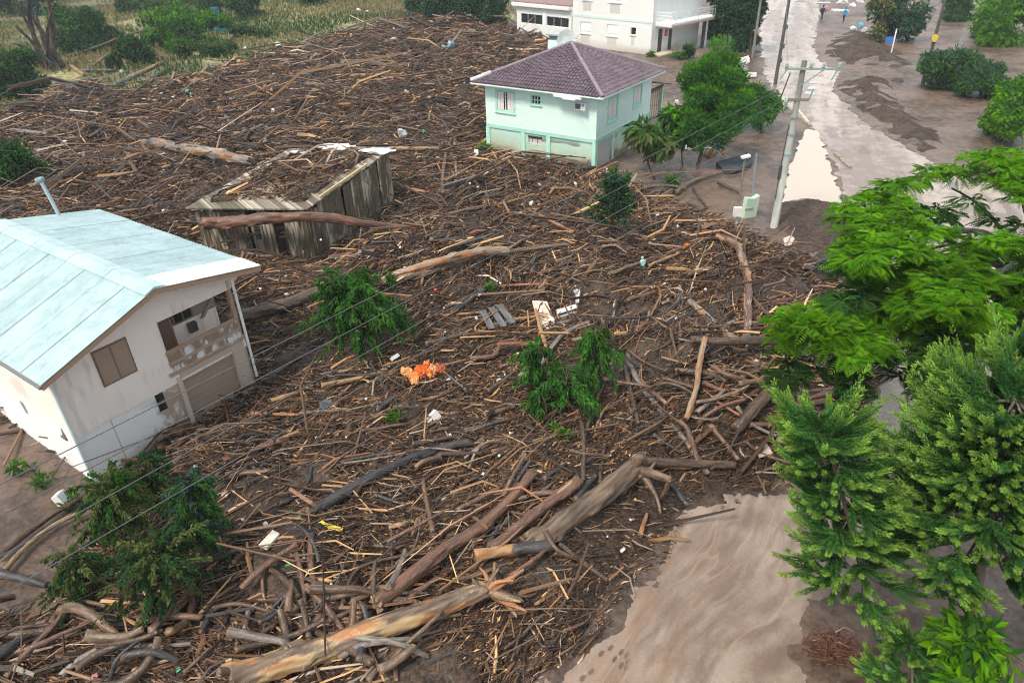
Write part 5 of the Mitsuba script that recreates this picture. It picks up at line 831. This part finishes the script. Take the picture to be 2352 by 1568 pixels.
TR = """b13 1435,854 1452,936 1466,984|r13 1720,985 1845,985|p13 742,897 810,885 892,860|b22 1462,1070 1530,1080 1620,1086 1685,1080|b12 0,1292 100,1212 232,1128|p11 8,1332 60,1272 120,1222 200,1185|d13 1037,729 1113,676|r12 1082,833 1133,830 1154,803 1188,792|g13 1192,878 1240,851 1270,806 1291,779 1353,751|b9 1339,1012 1370,936 1394,875|b9 1120,909 1181,864|d15 866,953 914,922|
r14 1113,965 1181,946|d12 1068,1001 1168,974|d6 1466,727 1473,782 1486,834|m14 883,659 976,640|p6 924,553 990,525|o8 1212,490 1318,542|d10 1790,577 1821,607 1827,635 1855,678|d9 1841,625 1896,642 1934,662|d9 1855,621 1934,583|b11 1718,686 1745,714 1776,741|r13 1738,741 1752,762 1773,798|d10 1851,861 1910,832|b15 1553,864 1615,871 1666,888|r12 1615,892 1660,909|
g11 1601,957 1666,905|b14 1673,953 1756,895|r14 1821,946 1862,933 1947,892|p10 1869,883 1958,880|r15 1634,988 1656,1018 1690,1065|o15 1786,916 1828,918|p8 1646,762 1701,741|m9 1560,813 1625,779|r8 1846,808 1862,762|m15 524,1104 582,1096 640,1094|d10 644,1168 706,1130 719,1082 798,1070 900,1052|d7 575,1151 647,1103|r10 497,1408 548,1399 617,1408 685,1421 743,1423|
r10 637,1284 610,1325 608,1370 617,1410|r13 682,1284 699,1373 702,1416|r14 719,1236 716,1305 723,1356 730,1418|r17 707,1358 754,1408 800,1472|r14 743,1424 675,1483 625,1526|b7 620,1410 605,1470 596,1535|b7 622,1412 700,1490|d10 630,1408 668,1370|d13 490,1414 478,1440 466,1466|d12 534,1411 507,1473|g11 575,1411 562,1473|b16 440,1322 490,1298 560,1270|r11 353,1462 394,1428 445,1378|
m11 21,1565 58,1517 137,1466 192,1414 247,1404|r11 0,1517 69,1504 144,1483 240,1425|p9 144,1473 178,1462 192,1442|g13 147,1562 185,1531 240,1498|g11 206,1480 274,1490 360,1490 445,1486|p9 312,1551 411,1521|g13 216,1339 284,1277|d16 195,1410 233,1356|p8 260,1243 291,1305|p6 291,1305 343,1384 353,1435|r9 428,1555 486,1500|d17 -10,1325 51,1342 113,1358|g6 784,1075 887,1058 990,1050 1085,1055|
d9 863,1147 931,1171|o7 1175,1089 1212,1038|b9 1377,1120 1387,1031|p18 1462,1068 1503,1075 1583,1082|d13 1531,1113 1575,1171|d15 1318,1158 1363,1106|o10 1469,1240 1486,1192|b14 1281,1260 1332,1298 1390,1342|b9 1192,1308 1236,1339 1253,1363|r17 859,1404 904,1394 976,1406|r15 921,1396 1007,1339|r12 900,1400 960,1350 1010,1310|r7 914,1373 904,1315 900,1223|r9 914,1373 907,1442 880,1540|r13 904,1466 911,1575|
b17 850,1572 897,1517 935,1488|b10 931,1486 1017,1456|r11 948,1517 1017,1486|b7 1160,1500 1212,1460|b7 1175,1528 1198,1452|r9 1291,1462 1339,1442|o7 1397,1342 1431,1312|b9 787,1401 815,1325 866,1305 990,1281|g11 1085,1271 1127,1223 1157,1182 1212,1151|r15 1219,1147 1291,1144|d9 325,329 301,377 257,421 236,445|p9 69,438 154,411|r8 267,343 305,355|p8 164,158 195,178|g9 31,308 113,315|p9 305,281 387,279|d9 349,188 394,161|
p7 449,188 476,161|p7 298,185 377,147|p9 438,195 596,171|m8 493,243 521,274 531,298|p8 490,332 510,319 589,320|g9 555,315 606,295|b8 719,284 798,240|d8 195,168 262,168|d9 270,202 308,185|b13 784,151 853,154 890,162|d15 904,281 966,278|p10 1048,62 1089,80|o8 1127,96 1151,89|g9 1192,86 1229,116|r7 1103,116 1127,151|p10 805,182 938,178|p10 897,349 1010,349|r9 1020,452 1019,410 1022,375 1037,325|d11 1301,397 1366,394|
o8 1332,418 1418,380|m8 1462,449 1517,452 1572,440|g7 1044,336 1048,412|m9 1553,449 1588,425 1656,404|d9 1584,480 1639,517|b9 1649,428 1697,449|b8 1591,442 1622,480|m9 1505,470 1548,440|g8 1706,575 1725,535|b12 200,300 262,270|d10 610,470 668,415|b10 430,470 520,405|m9 620,250 690,225|d12 520,300 560,275|b9 300,380 330,420|m10 60,330 140,300|g9 700,200 770,205|r9 830,235 900,222|d10 950,215 1010,205|p7 1060,160 1100,170|b10 640,120 700,135|p8 760,160 800,150|
m10 595,600 650,596|b9 640,620 720,640|r10 560,660 590,625|g11 760,600 860,585|p9 690,1000 640,1020|b12 980,800 1060,780|r9 1010,850 1060,842|b14 1130,1050 1260,1020|m10 690,960 800,950|b9 560,990 640,950|d10 620,880 690,830|r9 830,1000 930,985|b11 950,1030 1040,1015|o9 580,960 690,962|d11 990,560 1060,540|r9 1030,500 1120,480|p8 1140,600 1200,560|b10 1240,640 1330,600|d9 1300,660 1350,620|m9 1400,640 1500,600|b9 1520,560 1600,530|
r9 1440,700 1500,680|p8 1490,620 1560,590|b10 1580,640 1640,625|r14 1480,900 1530,940|b12 1520,880 1590,900|d10 1500,1010 1560,1050|r12 1580,1040 1640,990|b12 1700,880 1760,850|r11 1760,990 1810,950|b10 1880,960 1940,930|r9 1560,780 1600,740|d11 1250,1110 1300,1075|r12 1050,1180 1150,1130|b13 1010,1240 1090,1190|b11 1300,1220 1370,1160|r9 1060,1345 1130,1320|b12 760,1440 840,1400|d12 640,1540 720,1500|b14 980,1440 1060,1420|r8 770,1300 830,1250|b12 560,1500 640,1440"""
for t_ in TR.replace('\n', '').split('|'):
    h, *q = t_.split(); log(h[0], float(h[1:]), [tuple(map(float, x.split(','))) for x in q], None, .16)
for t, w, pts, lab, col in (('r', 20, [(515, 1062), (662, 1012)], 'wide reddish plank below the garage house', (.20, .105, .08)), ('o', 8, [(919, 735), (1106, 722)], 'long orange plank left of the grey pallet', (.46, .23, .10)), ('g', 12, [(1270, 738), (1395, 700)], 'upper grey plank right of the pale slab', (.30, .28, .27)), ('d', 14, [(1268, 752), (1432, 712)], 'lower dark plank right of the pale slab', (.13, .125, .125)), ('p', 8, [(390, 1115), (476, 1106)], 'short pale yellow plank over the lower left thicket', (.50, .36, .18)), ('o', 8, [(931, 931), (1031, 957)], None, None), ('r', 8, [(969, 921), (1109, 916)], None, None),
                             ('p', 13, [(894, 1216), (952, 1202)], None, (.46, .30, .16)), ('p', 10, [(1209, 1085), (1246, 1089)], None, (.50, .38, .24)), ('r', 10, [(1017, 1089), (1072, 1086)], None, None), ('o', 9, [(685, 1184), (798, 1125)], None, (.33, .19, .09)), ('p', 7, [(740, 800), (800, 770)], None, None), ('o', 7, [(1150, 660), (1260, 655)], None, (.4, .15, .07)), ('g', 12, [(1008, 276), (1106, 234)], 'straight dark grey beam propped against the left side of the mint house', (.085, .085, .095))):
    plank(t, w, pts, .15 if 'beam' in (lab or '') else .06, lab, col)
# more pieces that lie loose on top
g = np.random.default_rng(19); k_ = 0
while k_ < 110:
    y = 9 + 110 * g.random() ** 1.7; x = g.uniform(-.8, .8) * (y + 6)
    if float(sdist(BED, [x], [y])[0]) < .6 or (y > 26 and sdist(SHEDP, [x], [y])[0] > -.4): continue
    q = pix([x, y, .6]); a = (.45 + .5 * g.normal()) if g.random() < .75 else g.random() * 3.1; L = (.5 + .7 * g.random()) * (1 + y / 30)
    if not (10 < q[0] < 2340 and 60 < q[1] < 1560): continue
    d = np.array([math.cos(a), math.sin(a)]) * L / 2; b = np.array([x, y]); e1, e2 = pix([*(b - d), .6])[:2], pix([*(b + d), .6])[:2]; w = (.03 + .06 * g.random() ** 2) * FOC / np.linalg.norm([x, y, 14]) * (1 + y / 70)
    mid = (e1 + e2) / 2 + g.normal(size=2) * w * .6; log('bbbrrddmmgpp'[int(g.integers(12))], max(w, 2.5), [tuple(e1), tuple(mid), tuple(e2)], None, .08); k_ += 1
for (x0, x1, y0, y1), n_, ang in (((1440, 1930, 750, 1090), 34, -.2), ((600, 1000, 1260, 1560), 22, 1.0), ((0, 470, 1400, 1560), 16, .5), ((900, 1400, 1050, 1300), 14, .5)):
    for _ in range(n_):
        q = np.array([g.uniform(x0, x1), g.uniform(y0, y1)]); p = flat(*q, .7)
        if sdist(BED, p[:1], p[1:2])[0] < .5: continue
        a = ang + .75 * g.normal(); L = g.uniform(60, 170) * (q[1] / 1100); d = np.array([math.cos(a), -math.sin(a) * .7]) * L / 2; e = g.normal(size=2) * L * .07
        log('brbdmgrb'[int(g.integers(8))], g.uniform(7, 15) * (q[1] / 1100), [tuple(q - d), tuple(q + e), tuple(q + d)], None, [.1 + .5 * g.random(), .25 + .3 * g.random(), .1 + .5 * g.random()])
# the mass of small wood
def field(n, p_, seed, far=132):
    g = np.random.default_rng(seed); y = (8 ** (1 - p_) + g.random(n * 3) * (far ** (1 - p_) - 8 ** (1 - p_))) ** (1 / (1 - p_)); x = g.uniform(-1, 1, n * 3) * (y * .80 + 5)
    ok = (sdist(BED, x, y) + (fb(x, y, .5, 11) - .5) * 1.4 > .15) | (sdist(SHEDP, x, y) > .6); x, y = x[ok], y[ok]
    wet = sdist(BED, x, y); r_ = (x - 3) ** 2 / 9 + (y - 11) ** 2 / 4 < 1; thin = g.random(len(x)) < np.where((x > 1.5) & (y < 15.5) & (y > 8), .35, 1.0); x, y = x[thin][:n], y[thin][:n]
    return g, x, y
PAL = np.array([(.030, .021, .016), (.050, .034, .025), (.080, .053, .037), (.125, .083, .056), (.18, .118, .073), (.165, .083, .048), (.050, .050, .056), (.30, .195, .105), (.46, .32, .17), (.30, .26, .22)])
def lie(x, y, g):                                        # which way the flood left things lying, patch by patch
    return np.where(g.random(len(x)) < .70, .45 + 3.0 * (fb(x, y, .22, 61, 3) - .5) + .38 * g.normal(size=len(x)), g.random(len(x)) * 3.14)
def tone_at(x, y): return (.50 + 1.05 * fb(x, y, .38, 71))[:, None] * (.75 + .55 * fb(x, y, 1.9, 72, 2))[:, None]
def heap(n, p_, seed, Lm, Rm, tilt, up, w, grow, bend, gap):
    g, x, y = field(n, p_, seed); k = fb(x, y, .45, 80 + seed % 7, 3) + .18 * g.normal(size=len(x)) > gap; x, y = x[k], y[k]; n = len(x); r = np.hypot(x, y); s = 1 + r / grow
    a = lie(x, y, g); D = np.stack([np.cos(a), np.sin(a), tilt * g.normal(size=n)], 1)
    L = Lm * s * np.exp(.6 * g.normal(size=n)); R = Rm * s ** .9 * np.exp(.45 * g.normal(size=n)); z = hq(x, y) + R * .5 + up * s * np.abs(g.normal(size=n))
    return sticks(np.stack([x, y, z], 1), D, L, R, PAL[g.choice(len(PAL), n, p=w)] * np.array([1.20, 1.07, .96]) * (.7 + .6 * g.random((n, 1))) * tone_at(x, y), bend, 1.0, g)
def mulch(n, seed):
    g, x, y = field(n, .5, seed); n = len(x); s = 1 + np.hypot(x, y) / 15; a = lie(x, y, g); D = np.stack([np.cos(a), np.sin(a), .25 * g.normal(size=n)], 1); P = np.stack([x, y, hq(x, y) + .012 * s + .025 * s * np.abs(g.normal(size=n))], 1)
    return leaves(P, D, unit(g, n) * .55 + [0, 0, .8], .075 * s * np.exp(.45 * g.normal(size=n)), .016 * s * np.exp(.4 * g.normal(size=n)), PAL[g.choice(len(PAL), n, p=W0)] * np.array([1.20, 1.07, .96]) * (.6 + .8 * g.random((n, 1))) * tone_at(x, y), g)
W1 = np.array([.17, .18, .15, .13, .10, .07, .08, .06, .045, .035]); W1 /= W1.sum(); W0 = np.array([.20, .20, .18, .15, .11, .06, .03, .06, .025, .02]); W0 /= W0.sum()
ms = [mulch(190000, 100), heap(66000, .55, 101, .13, .0062, .26, .018, W1, 16, .12, .36), heap(19000, .6, 102, .34, .0105, .30, .045, W1, 20, .16, .42), heap(4600, .7, 103, .75, .019, .28, .09, W1, 24, .18, .50)]
m, c = joincol(ms); put('wood_debris', m, 'chips', False, c); labels['wood_debris'] = {'label': 'mat of broken sticks, bark and splinters covering the field', 'category': 'debris', 'kind': 'stuff'}
# ------------------------------------------------------------------ litter
g = np.random.default_rng(23)
def crumple(r, g, k=.35, sub=1):
    m = trimesh.creation.icosphere(sub, 1.0); v = m.vertices; v = v * (1 + k * (g.random((len(v), 1)) * 2 - 1)) * (np.array([1, .75, .5]) * (.7 + .6 * g.random(3))); v = np.clip(v, -.75, .75) * r; R_ = trimesh.transformations.random_rotation_matrix(g.random(3))[:3, :3]; return trimesh.Trimesh(v @ R_.T, m.faces, process=False)
LC = dict(white=(.66, .67, .66), green=(.05, .36, .20), blue=(.16, .38, .55), yellow=(.70, .52, .10), red=(.50, .07, .05), pink=(.65, .25, .30), grey=(.42, .44, .46), teal=(.25, .5, .45), orange=(.62, .20, .05))
def scrap(px, py, w, colr, kind='scrap'):
    p = at(px, py); r = w * np.linalg.norm(p - EYE) / FOC * .52; m = crumple(r, g) if kind != 'sheet' else None
    if kind == 'box': m = box(-r, r, -r * .7, r * .7, -r * .45, r * .45); m.apply_transform(trimesh.transformations.random_rotation_matrix(g.random(3) * [.3, 1, 1]))
    if kind == 'bottle': m = trimesh.creation.revolve(np.array([[0, -1], [.34, -1], [.36, -.9], [.36, .3], [.14, .65], [.14, .95], [0, .97]]) * r, sections=10); m.apply_transform(trimesh.transformations.rotation_matrix(1.5, [1, g.normal(), 0])); m.apply_transform(trimesh.transformations.rotation_matrix(g.random() * 6, [0, 0, 1]))
    m.apply_translation(p + [0, 0, r * .55 + .05 + .0025 * p[1]]); nm = {'scrap': 'plastic_scrap', 'box': 'foam_block', 'bottle': 'plastic_bottle'}[kind]
    sz = 'large ' if w > 14 else 'tiny ' if w < 6.5 else ''
    wood(nm, {'scrap': 'plastic scrap', 'box': 'foam block', 'bottle': 'bottle'}[kind], f"{sz}{colr} {nm.replace('_', ' ')} {where(px, py)}", px, py, m, 'paint', colour(m, LC[colr], .08, int(px)), 30 if kind == 'bottle' else False)
for s_ in """80,220,13,w 165,211,17,w 140,157,11,w 153,337,13,w 925,322,30,g 908,830,18,wb 1002,968,26,wb 988,973,18,w 1030,879,10,wb 638,946,10,w 1430,1270,14,w 762,1350,13,w 364,1438,15,w 150,1160,30,wb 1145,880,9,wb 920,578,14,wo 1022,772,10,w 1020,715,12,wo 1405,617,11,b 1475,614,20,t 1574,576,20,O 1495,668,12,w 1550,740,14,w 1635,740,9,w 1620,672,8,w 284,175,11,t 345,232,8,w 355,233,9,w 432,218,10,n 440,223,6,w 400,232,9,wo 637,242,11,w 630,264,13,w 610,332,12,w 595,264,9,g 520,222,9,g 565,121,9,w 640,112,12,w 825,32,10,w 845,35,8,w 905,75,7,w 1045,88,9,w
1037,114,18,b 1020,118,12,t 935,222,14,w 975,310,9,n 1095,360,12,wb 1220,475,11,wb 1080,430,10,w 1098,438,9,w 1240,435,14,g 1322,431,11,w 1337,455,9,n 1195,498,10,w 1390,402,14,wb 1525,660,9,w 1600,560,8,wo 520,1146,22,w 541,1138,11,w 612,1213,16,w 672,1180,8,n 690,1193,10,n 697,1271,9,n 665,1307,16,n 700,1291,13,w 567,1478,10,n 413,1545,15,n 222,1560,16,p 905,1253,16,b 965,1205,11,w 1020,1152,12,wo 1147,1053,9,w 926,1163,10,w 1172,1002,9,w 1173,945,16,wb 1400,845,12,w 842,923,8,w 855,938,8,w 797,1009,10,w 1034,1007,11,w 1094,1013,11,w 1003,1018,8,w 1512,540,8,n 1555,528,9,w 880,860,12,g 1325,683,22,g 1475,600,8,w 1545,575,9,r 1735,570,7,w 660,685,12,w 675,680,8,b 1095,738,9,w 1190,820,9,w 1160,868,8,g 880,800,10,n 1735,838,12,g 1850,935,7,t 1720,1012,9,r 985,1185,9,w 560,1200,9,w 1110,1095,9,w""".replace('\n', ' ').split():
    x, y, w, cc = s_.split(','); scrap(float(x), float(y), float(w), {'w': 'white', 'g': 'grey', 'b': 'blue', 't': 'teal', 'O': 'orange', 'n': 'green', 'p': 'pink', 'r': 'red'}[cc[0]], {'b': 'box', 'o': 'bottle'}.get(cc[1:], 'scrap'))
k_ = 0
while k_ < 120:
    x, y = g.uniform(20, 1950), g.uniform(60, 1500); p = flat(x, y, .6)
    if sdist(BED, p[:1], p[1:2])[0] < .5: continue
    scrap(x, y, g.uniform(4, 8), str(g.choice(['white', 'white', 'white', 'white', 'grey', 'blue', 'green', 'yellow', 'red'])), str(g.choice(['scrap', 'scrap', 'box', 'bottle']))); k_ += 1
# cloth heap, slab, pallet, sheets
A = at(975, 868); oh = thing('orange_cloth_heap', 'crumpled bright orange cloth heap in the middle of the field', 'cloth'); ms = []
for i in range(13):
    m = crumple(.16 + .13 * g.random(), g, .5, 2); m.apply_translation(A + [g.normal() * .36, g.normal() * .22, .1 + .1 * g.random()]); ms.append((m, colour(m, ((.62, .14, .035), (.68, .24, .07), (.70, .38, .17))[i % 3], .2)))
m, c = joincol(ms); part(oh, 'folds', m, 'cloth', False, c)
def board(name, cat, label, pxs, th, col, lift=.25, m_='paint'):
    P = np.array([at(*q) for q in pxs]); z = P[:, 2].mean() + lift; P = np.array([flat(*q, z + .1 * i % .2) for i, q in enumerate(pxs)]); k = len(P); c = P.mean(0); V = np.vstack([P, P - [0, 0, th]])
    f = [[0, i, i + 1] for i in range(1, k - 1)] + [[k, k + i + 1, k + i] for i in range(1, k - 1)] + [x for i in range(k) for x in ([i, k + i, k + (i + 1) % k], [i, k + (i + 1) % k, (i + 1) % k])]
    m = trimesh.Trimesh(V, f, process=False).subdivide().subdivide(); m.invert() if m.volume < 0 else None; return single(name, m, m_, label, cat, None, False, colour(m, col, .12))
board('slab', 'board', 'pale pink rounded board lying on the field centre', [(1222, 690), (1256, 692), (1262, 706), (1274, 735), (1270, 748), (1258, 755), (1240, 748), (1232, 728), (1228, 712)], .07, (.78, .60, .50))
for i, (a, b) in enumerate((((1108, 713), (1130, 755)), ((1128, 706), (1158, 750)), ((1146, 700), (1178, 742)))):
    if i == 0: pt_ = thing('wooden_pallet', 'dark grey weathered pallet of broad boards beside the pale slab', 'pallet')
    P = [flat(*q, at(*q)[2] + .3) for q in (a, b)]; m = beam(P[0], P[1], .26, .05).subdivide().subdivide(); part(pt_, 'board', m, 'wood', False, colour(m, (.13, .125, .125), .35))
P = [flat(*q, at(*q)[2] + .22) for q in ((1122, 748), (1180, 738))]; m = beam(P[0], P[1], .1, .09); part(pt_, 'bearer', m, 'wood', False, colour(m, (.11, .1, .095), .3))
board('blue_sheet', 'sheet', 'small dark blue sheet below the yellow log in front of the garage', [(732, 918), (762, 916), (760, 936), (735, 938)], .03, (.075, .12, .17), .12); board('white_slab', 'board', 'cream white broken slab right of the lower left thicket', [(594, 1250), (612, 1258), (642, 1224), (626, 1216)], .08, (.74, .69, .60)); board('grey_board', 'board', 'upright pale grey board above the pale pink slab', [(1322, 664), (1332, 664), (1330, 694), (1322, 696)], .04, (.50, .50, .50), .3)
board('foam_sheet', 'sheet', 'white tiled strip beside the planks right of the pale slab', [(1278, 712), (1322, 698), (1326, 706), (1280, 720)], .05, (.72, .72, .70), .3)
ys_ = thing('yellow_strip', 'bright yellow bent strip lying in the near field', 'strip'); P = np.array([at(*q) + [0, 0, .12] for q in ((733, 1200), (745, 1212), (765, 1217), (788, 1224))])
for i in range(3): m = beam(P[i], P[i + 1], .13, .02); part(ys_, 'segment', m, 'paint', False, colour(m, (.68, .52, .06), .1))
board('mattress', 'mattress', 'dark blue-grey soaked mattress in the mud beside the meter post', [(1645, 372), (1668, 366), (1718, 352), (1730, 366), (1724, 378), (1690, 388), (1665, 392)], .22, (.055, .07, .085), .25, 'cloth')
board('slab', 'board', 'pinkish stone slab at the right end of the field above the mud flow', [(1800, 1035), (1835, 1022), (1850, 1040), (1822, 1052)], .05, (.50, .40, .33), .1); board('slab', 'board', 'pale flat slab at the far right edge of the field', [(2008, 822), (2026, 818), (2044, 840), (2032, 846)], .05, (.45, .40, .35), .1); board('slab', 'board', 'pale pink broken slab by the upper edge of the mud flow', [(1732, 1028), (1762, 1018), (1775, 1040), (1745, 1048)], .06, (.55, .45, .39), .1)
# rubbish heaps beside the houses
RUB = [(1640, 95, 30, 'white'), (1690, 145, 34, 'white'), (1712, 140, 22, 'white'), (1700, 158, 26, 'grey'), (1722, 172, 26, 'white'), (1665, 150, 18, 'pink'), (1588, 160, 16, 'white'), (1575, 335, 26, 'white'), (1565, 320, 16, 'white'), (1625, 345, 26, 'white'), (1645, 345, 22, 'white'), (1660, 350, 18, 'orange'), (1632, 352, 22, 'orange'), (1555, 235, 14, 'white'), (1730, 70, 10, 'white'),
       (1890, 8, 26, 'white'), (1912, 2, 30, 'white'), (1935, 10, 24, 'white'), (1958, 16, 22, 'white'), (1975, 8, 18, 'grey'), (1930, 26, 30, 'white'), (1895, 22, 16, 'pink'), (1975, 60, 18, 'blue'), (1960, 66, 16, 'white'), (1985, 70, 14, 'grey')]
for x, y, w, cc in RUB:
    p = flat(x, y, .3); r = w * np.linalg.norm(p - EYE) / FOC * .5; m = crumple(r, g, .3, 2) if w < 25 else box(-r, r, -r * .5, r * .5, -.18, .18); m.apply_transform(trimesh.transformations.rotation_matrix(g.normal() * .3, [1, g.normal(), 2])); m.apply_translation(p)
    reg = 'on the roadside heap at the top' if y < 80 and x > 1800 else 'in the yard beyond the bright tree' if y < 200 else 'in the mud under the bright tree'
    wood('rubbish_bag' if w < 25 else 'rubbish_board', 'rubbish', f"{'large ' if w > 22 else 'small ' if w < 17 else ''}{cc} crumpled rubbish {'board' if w >= 25 else 'bag'} {reg}", x, y, m, 'paint', colour(m, LC[cc], .12, int(x)), False)
for lab, ks in made.items():                             # alike pieces in one place: told apart by their order from the left
    if len(ks) > 1:
        ks = sorted(ks, key=lambda k: PX[k][0]); n = len(ks)
        for i, k in enumerate(ks):
            o = ('leftmost' if i == 0 else 'rightmost' if i == n - 1 else ('second', 'third', 'fourth', 'fifth', 'sixth', 'seventh')[min(i - 1, 5)] + ' from left') if n > 2 else ('left one', 'right one')[i]
            labels[k] = {'label': f'{lab}, {o}', 'category': labels[k]['category'], 'group': lab}
# ------------------------------------------------------------------ two people far up the road
def person(label, px, py, hgt, coat, trousers, hair, face, stride, arms, carry=None):
    b = flat(px, py, 0.1); t = thing('person', label, 'person'); s = hgt / 1.75; ca, sa = math.cos(face), math.sin(face)
    def W(p): p = np.asarray(p, float) * s; return (b[0] + p[0] * ca - p[1] * sa, b[1] + p[0] * sa + p[1] * ca, b[2] + p[2])
    def sph(p, r): return m3.Manifold.sphere(r * s, 14).translate(W(p))
    def chain(js): return sum((m3.Manifold.batch_hull([sph(*js[i]), sph(*js[i + 1])]) for i in range(len(js) - 1)), m3.Manifold())
    def fin(m):
        m = m.refine_to_length(.05); q = m.to_mesh(); q = trimesh.Trimesh(q.vert_properties[:, :3], q.tri_verts); return trimesh.smoothing.filter_taubin(q, iterations=6)
    def put_(n, m, c, mt='cloth'): m = fin(m); part(t, n, m, mt, True, colour(m, c, .05))
    sk = (.36, .22, .15)
    foot = {-1: stride, 1: -stride}
    L = {sx: [((sx * .10, 0, .90), .095), ((sx * .11, foot[sx] * .45 + .04, .50), .068), ((sx * .11, foot[sx], .10), .05)] for sx in (-1, 1)}
    shoes = {sx: [((sx * .11, foot[sx] - .03, .05), .05), ((sx * .12, foot[sx] + .13, .04), .042)] for sx in (-1, 1)}
    arm = {sx: [((sx * .21, 0, 1.42), .06), ((sx * .27, arms[0] * sx - .03, 1.14), .048), ((sx * .25, arms[0] * sx + arms[1], .90), .036)] for sx in (-1, 1)}
    skin = chain([((0, 0, 1.44), .055), ((0, .01, 1.56), .055)]) + m3.Manifold.batch_hull([sph((0, .01, 1.66), .095), sph((0, .035, 1.58), .065), sph((0, -.02, 1.66), .09)]) + sph((0, .115, 1.625), .018) + sph((.095, 0, 1.63), .022) + sph((-.095, 0, 1.63), .022)
    for sx in (-1, 1):
        h = np.array(arm[sx][2][0]); skin = skin + m3.Manifold.batch_hull([sph(h, .034), sph(h + [0, .015, -.09], .03)])
        for q in range(4): skin = skin + chain([(h + [0, -.02 + q * .016 + .015, -.09], .012), (h + [0, -.02 + q * .018 + .02, -.17 + .012 * abs(q - 1)], .009)])
        skin = skin + chain([(h + [0, .03, -.03], .013), (h + [-sx * .02, .055, -.09], .011)])
    skin = skin + m3.Manifold.batch_hull([sph((-.1, 0, 1.38), .06), sph((.1, 0, 1.38), .06), sph((0, 0, 1.0), .11)])
    put_('body', skin, sk)
    put_('coat', m3.Manifold.batch_hull([sph((-.15, 0, 1.40), .075), sph((.15, 0, 1.40), .075), sph((-.11, 0, .92), .115), sph((.11, 0, .92), .115), sph((0, .03, 1.2), .13)]) + chain(arm[1][:2] + [(np.array(arm[1][2][0]) + [0, 0, .03], .042)]) + chain(arm[-1][:2] + [(np.array(arm[-1][2][0]) + [0, 0, .03], .042)]), coat)
    put_('trousers', chain(L[1]) + chain(L[-1]), trousers); put_('shoes', chain(shoes[1]) + chain(shoes[-1]), (.03, .03, .035)); put_('hair', m3.Manifold.batch_hull([sph((0, -.02, 1.69), .10), sph((0, -.05, 1.62), .08), sph((0, .04, 1.735), .06)]), hair)
    if carry: put_('backpack', m3.Manifold.batch_hull([sph((-.1, -.22, 1.32), .09), sph((.1, -.22, 1.32), .09), sph((.09, -.22, 1.02), .1), sph((-.09, -.22, 1.02), .1)]), carry)
person('person in dark navy jacket and dark trousers walking with a black bag', 1886, 47, 1.95, (.035, .065, .14), (.02, .025, .04), (.02, .016, .013), -1.2, .22, (.12, .12), (.03, .035, .06))
person('person in bright blue jacket and dark trousers standing by the roadside rubbish', 1937, 51, 1.85, (.02, .26, .62), (.025, .03, .05), (.025, .018, .014), 1.9, .08, (.04, .06))
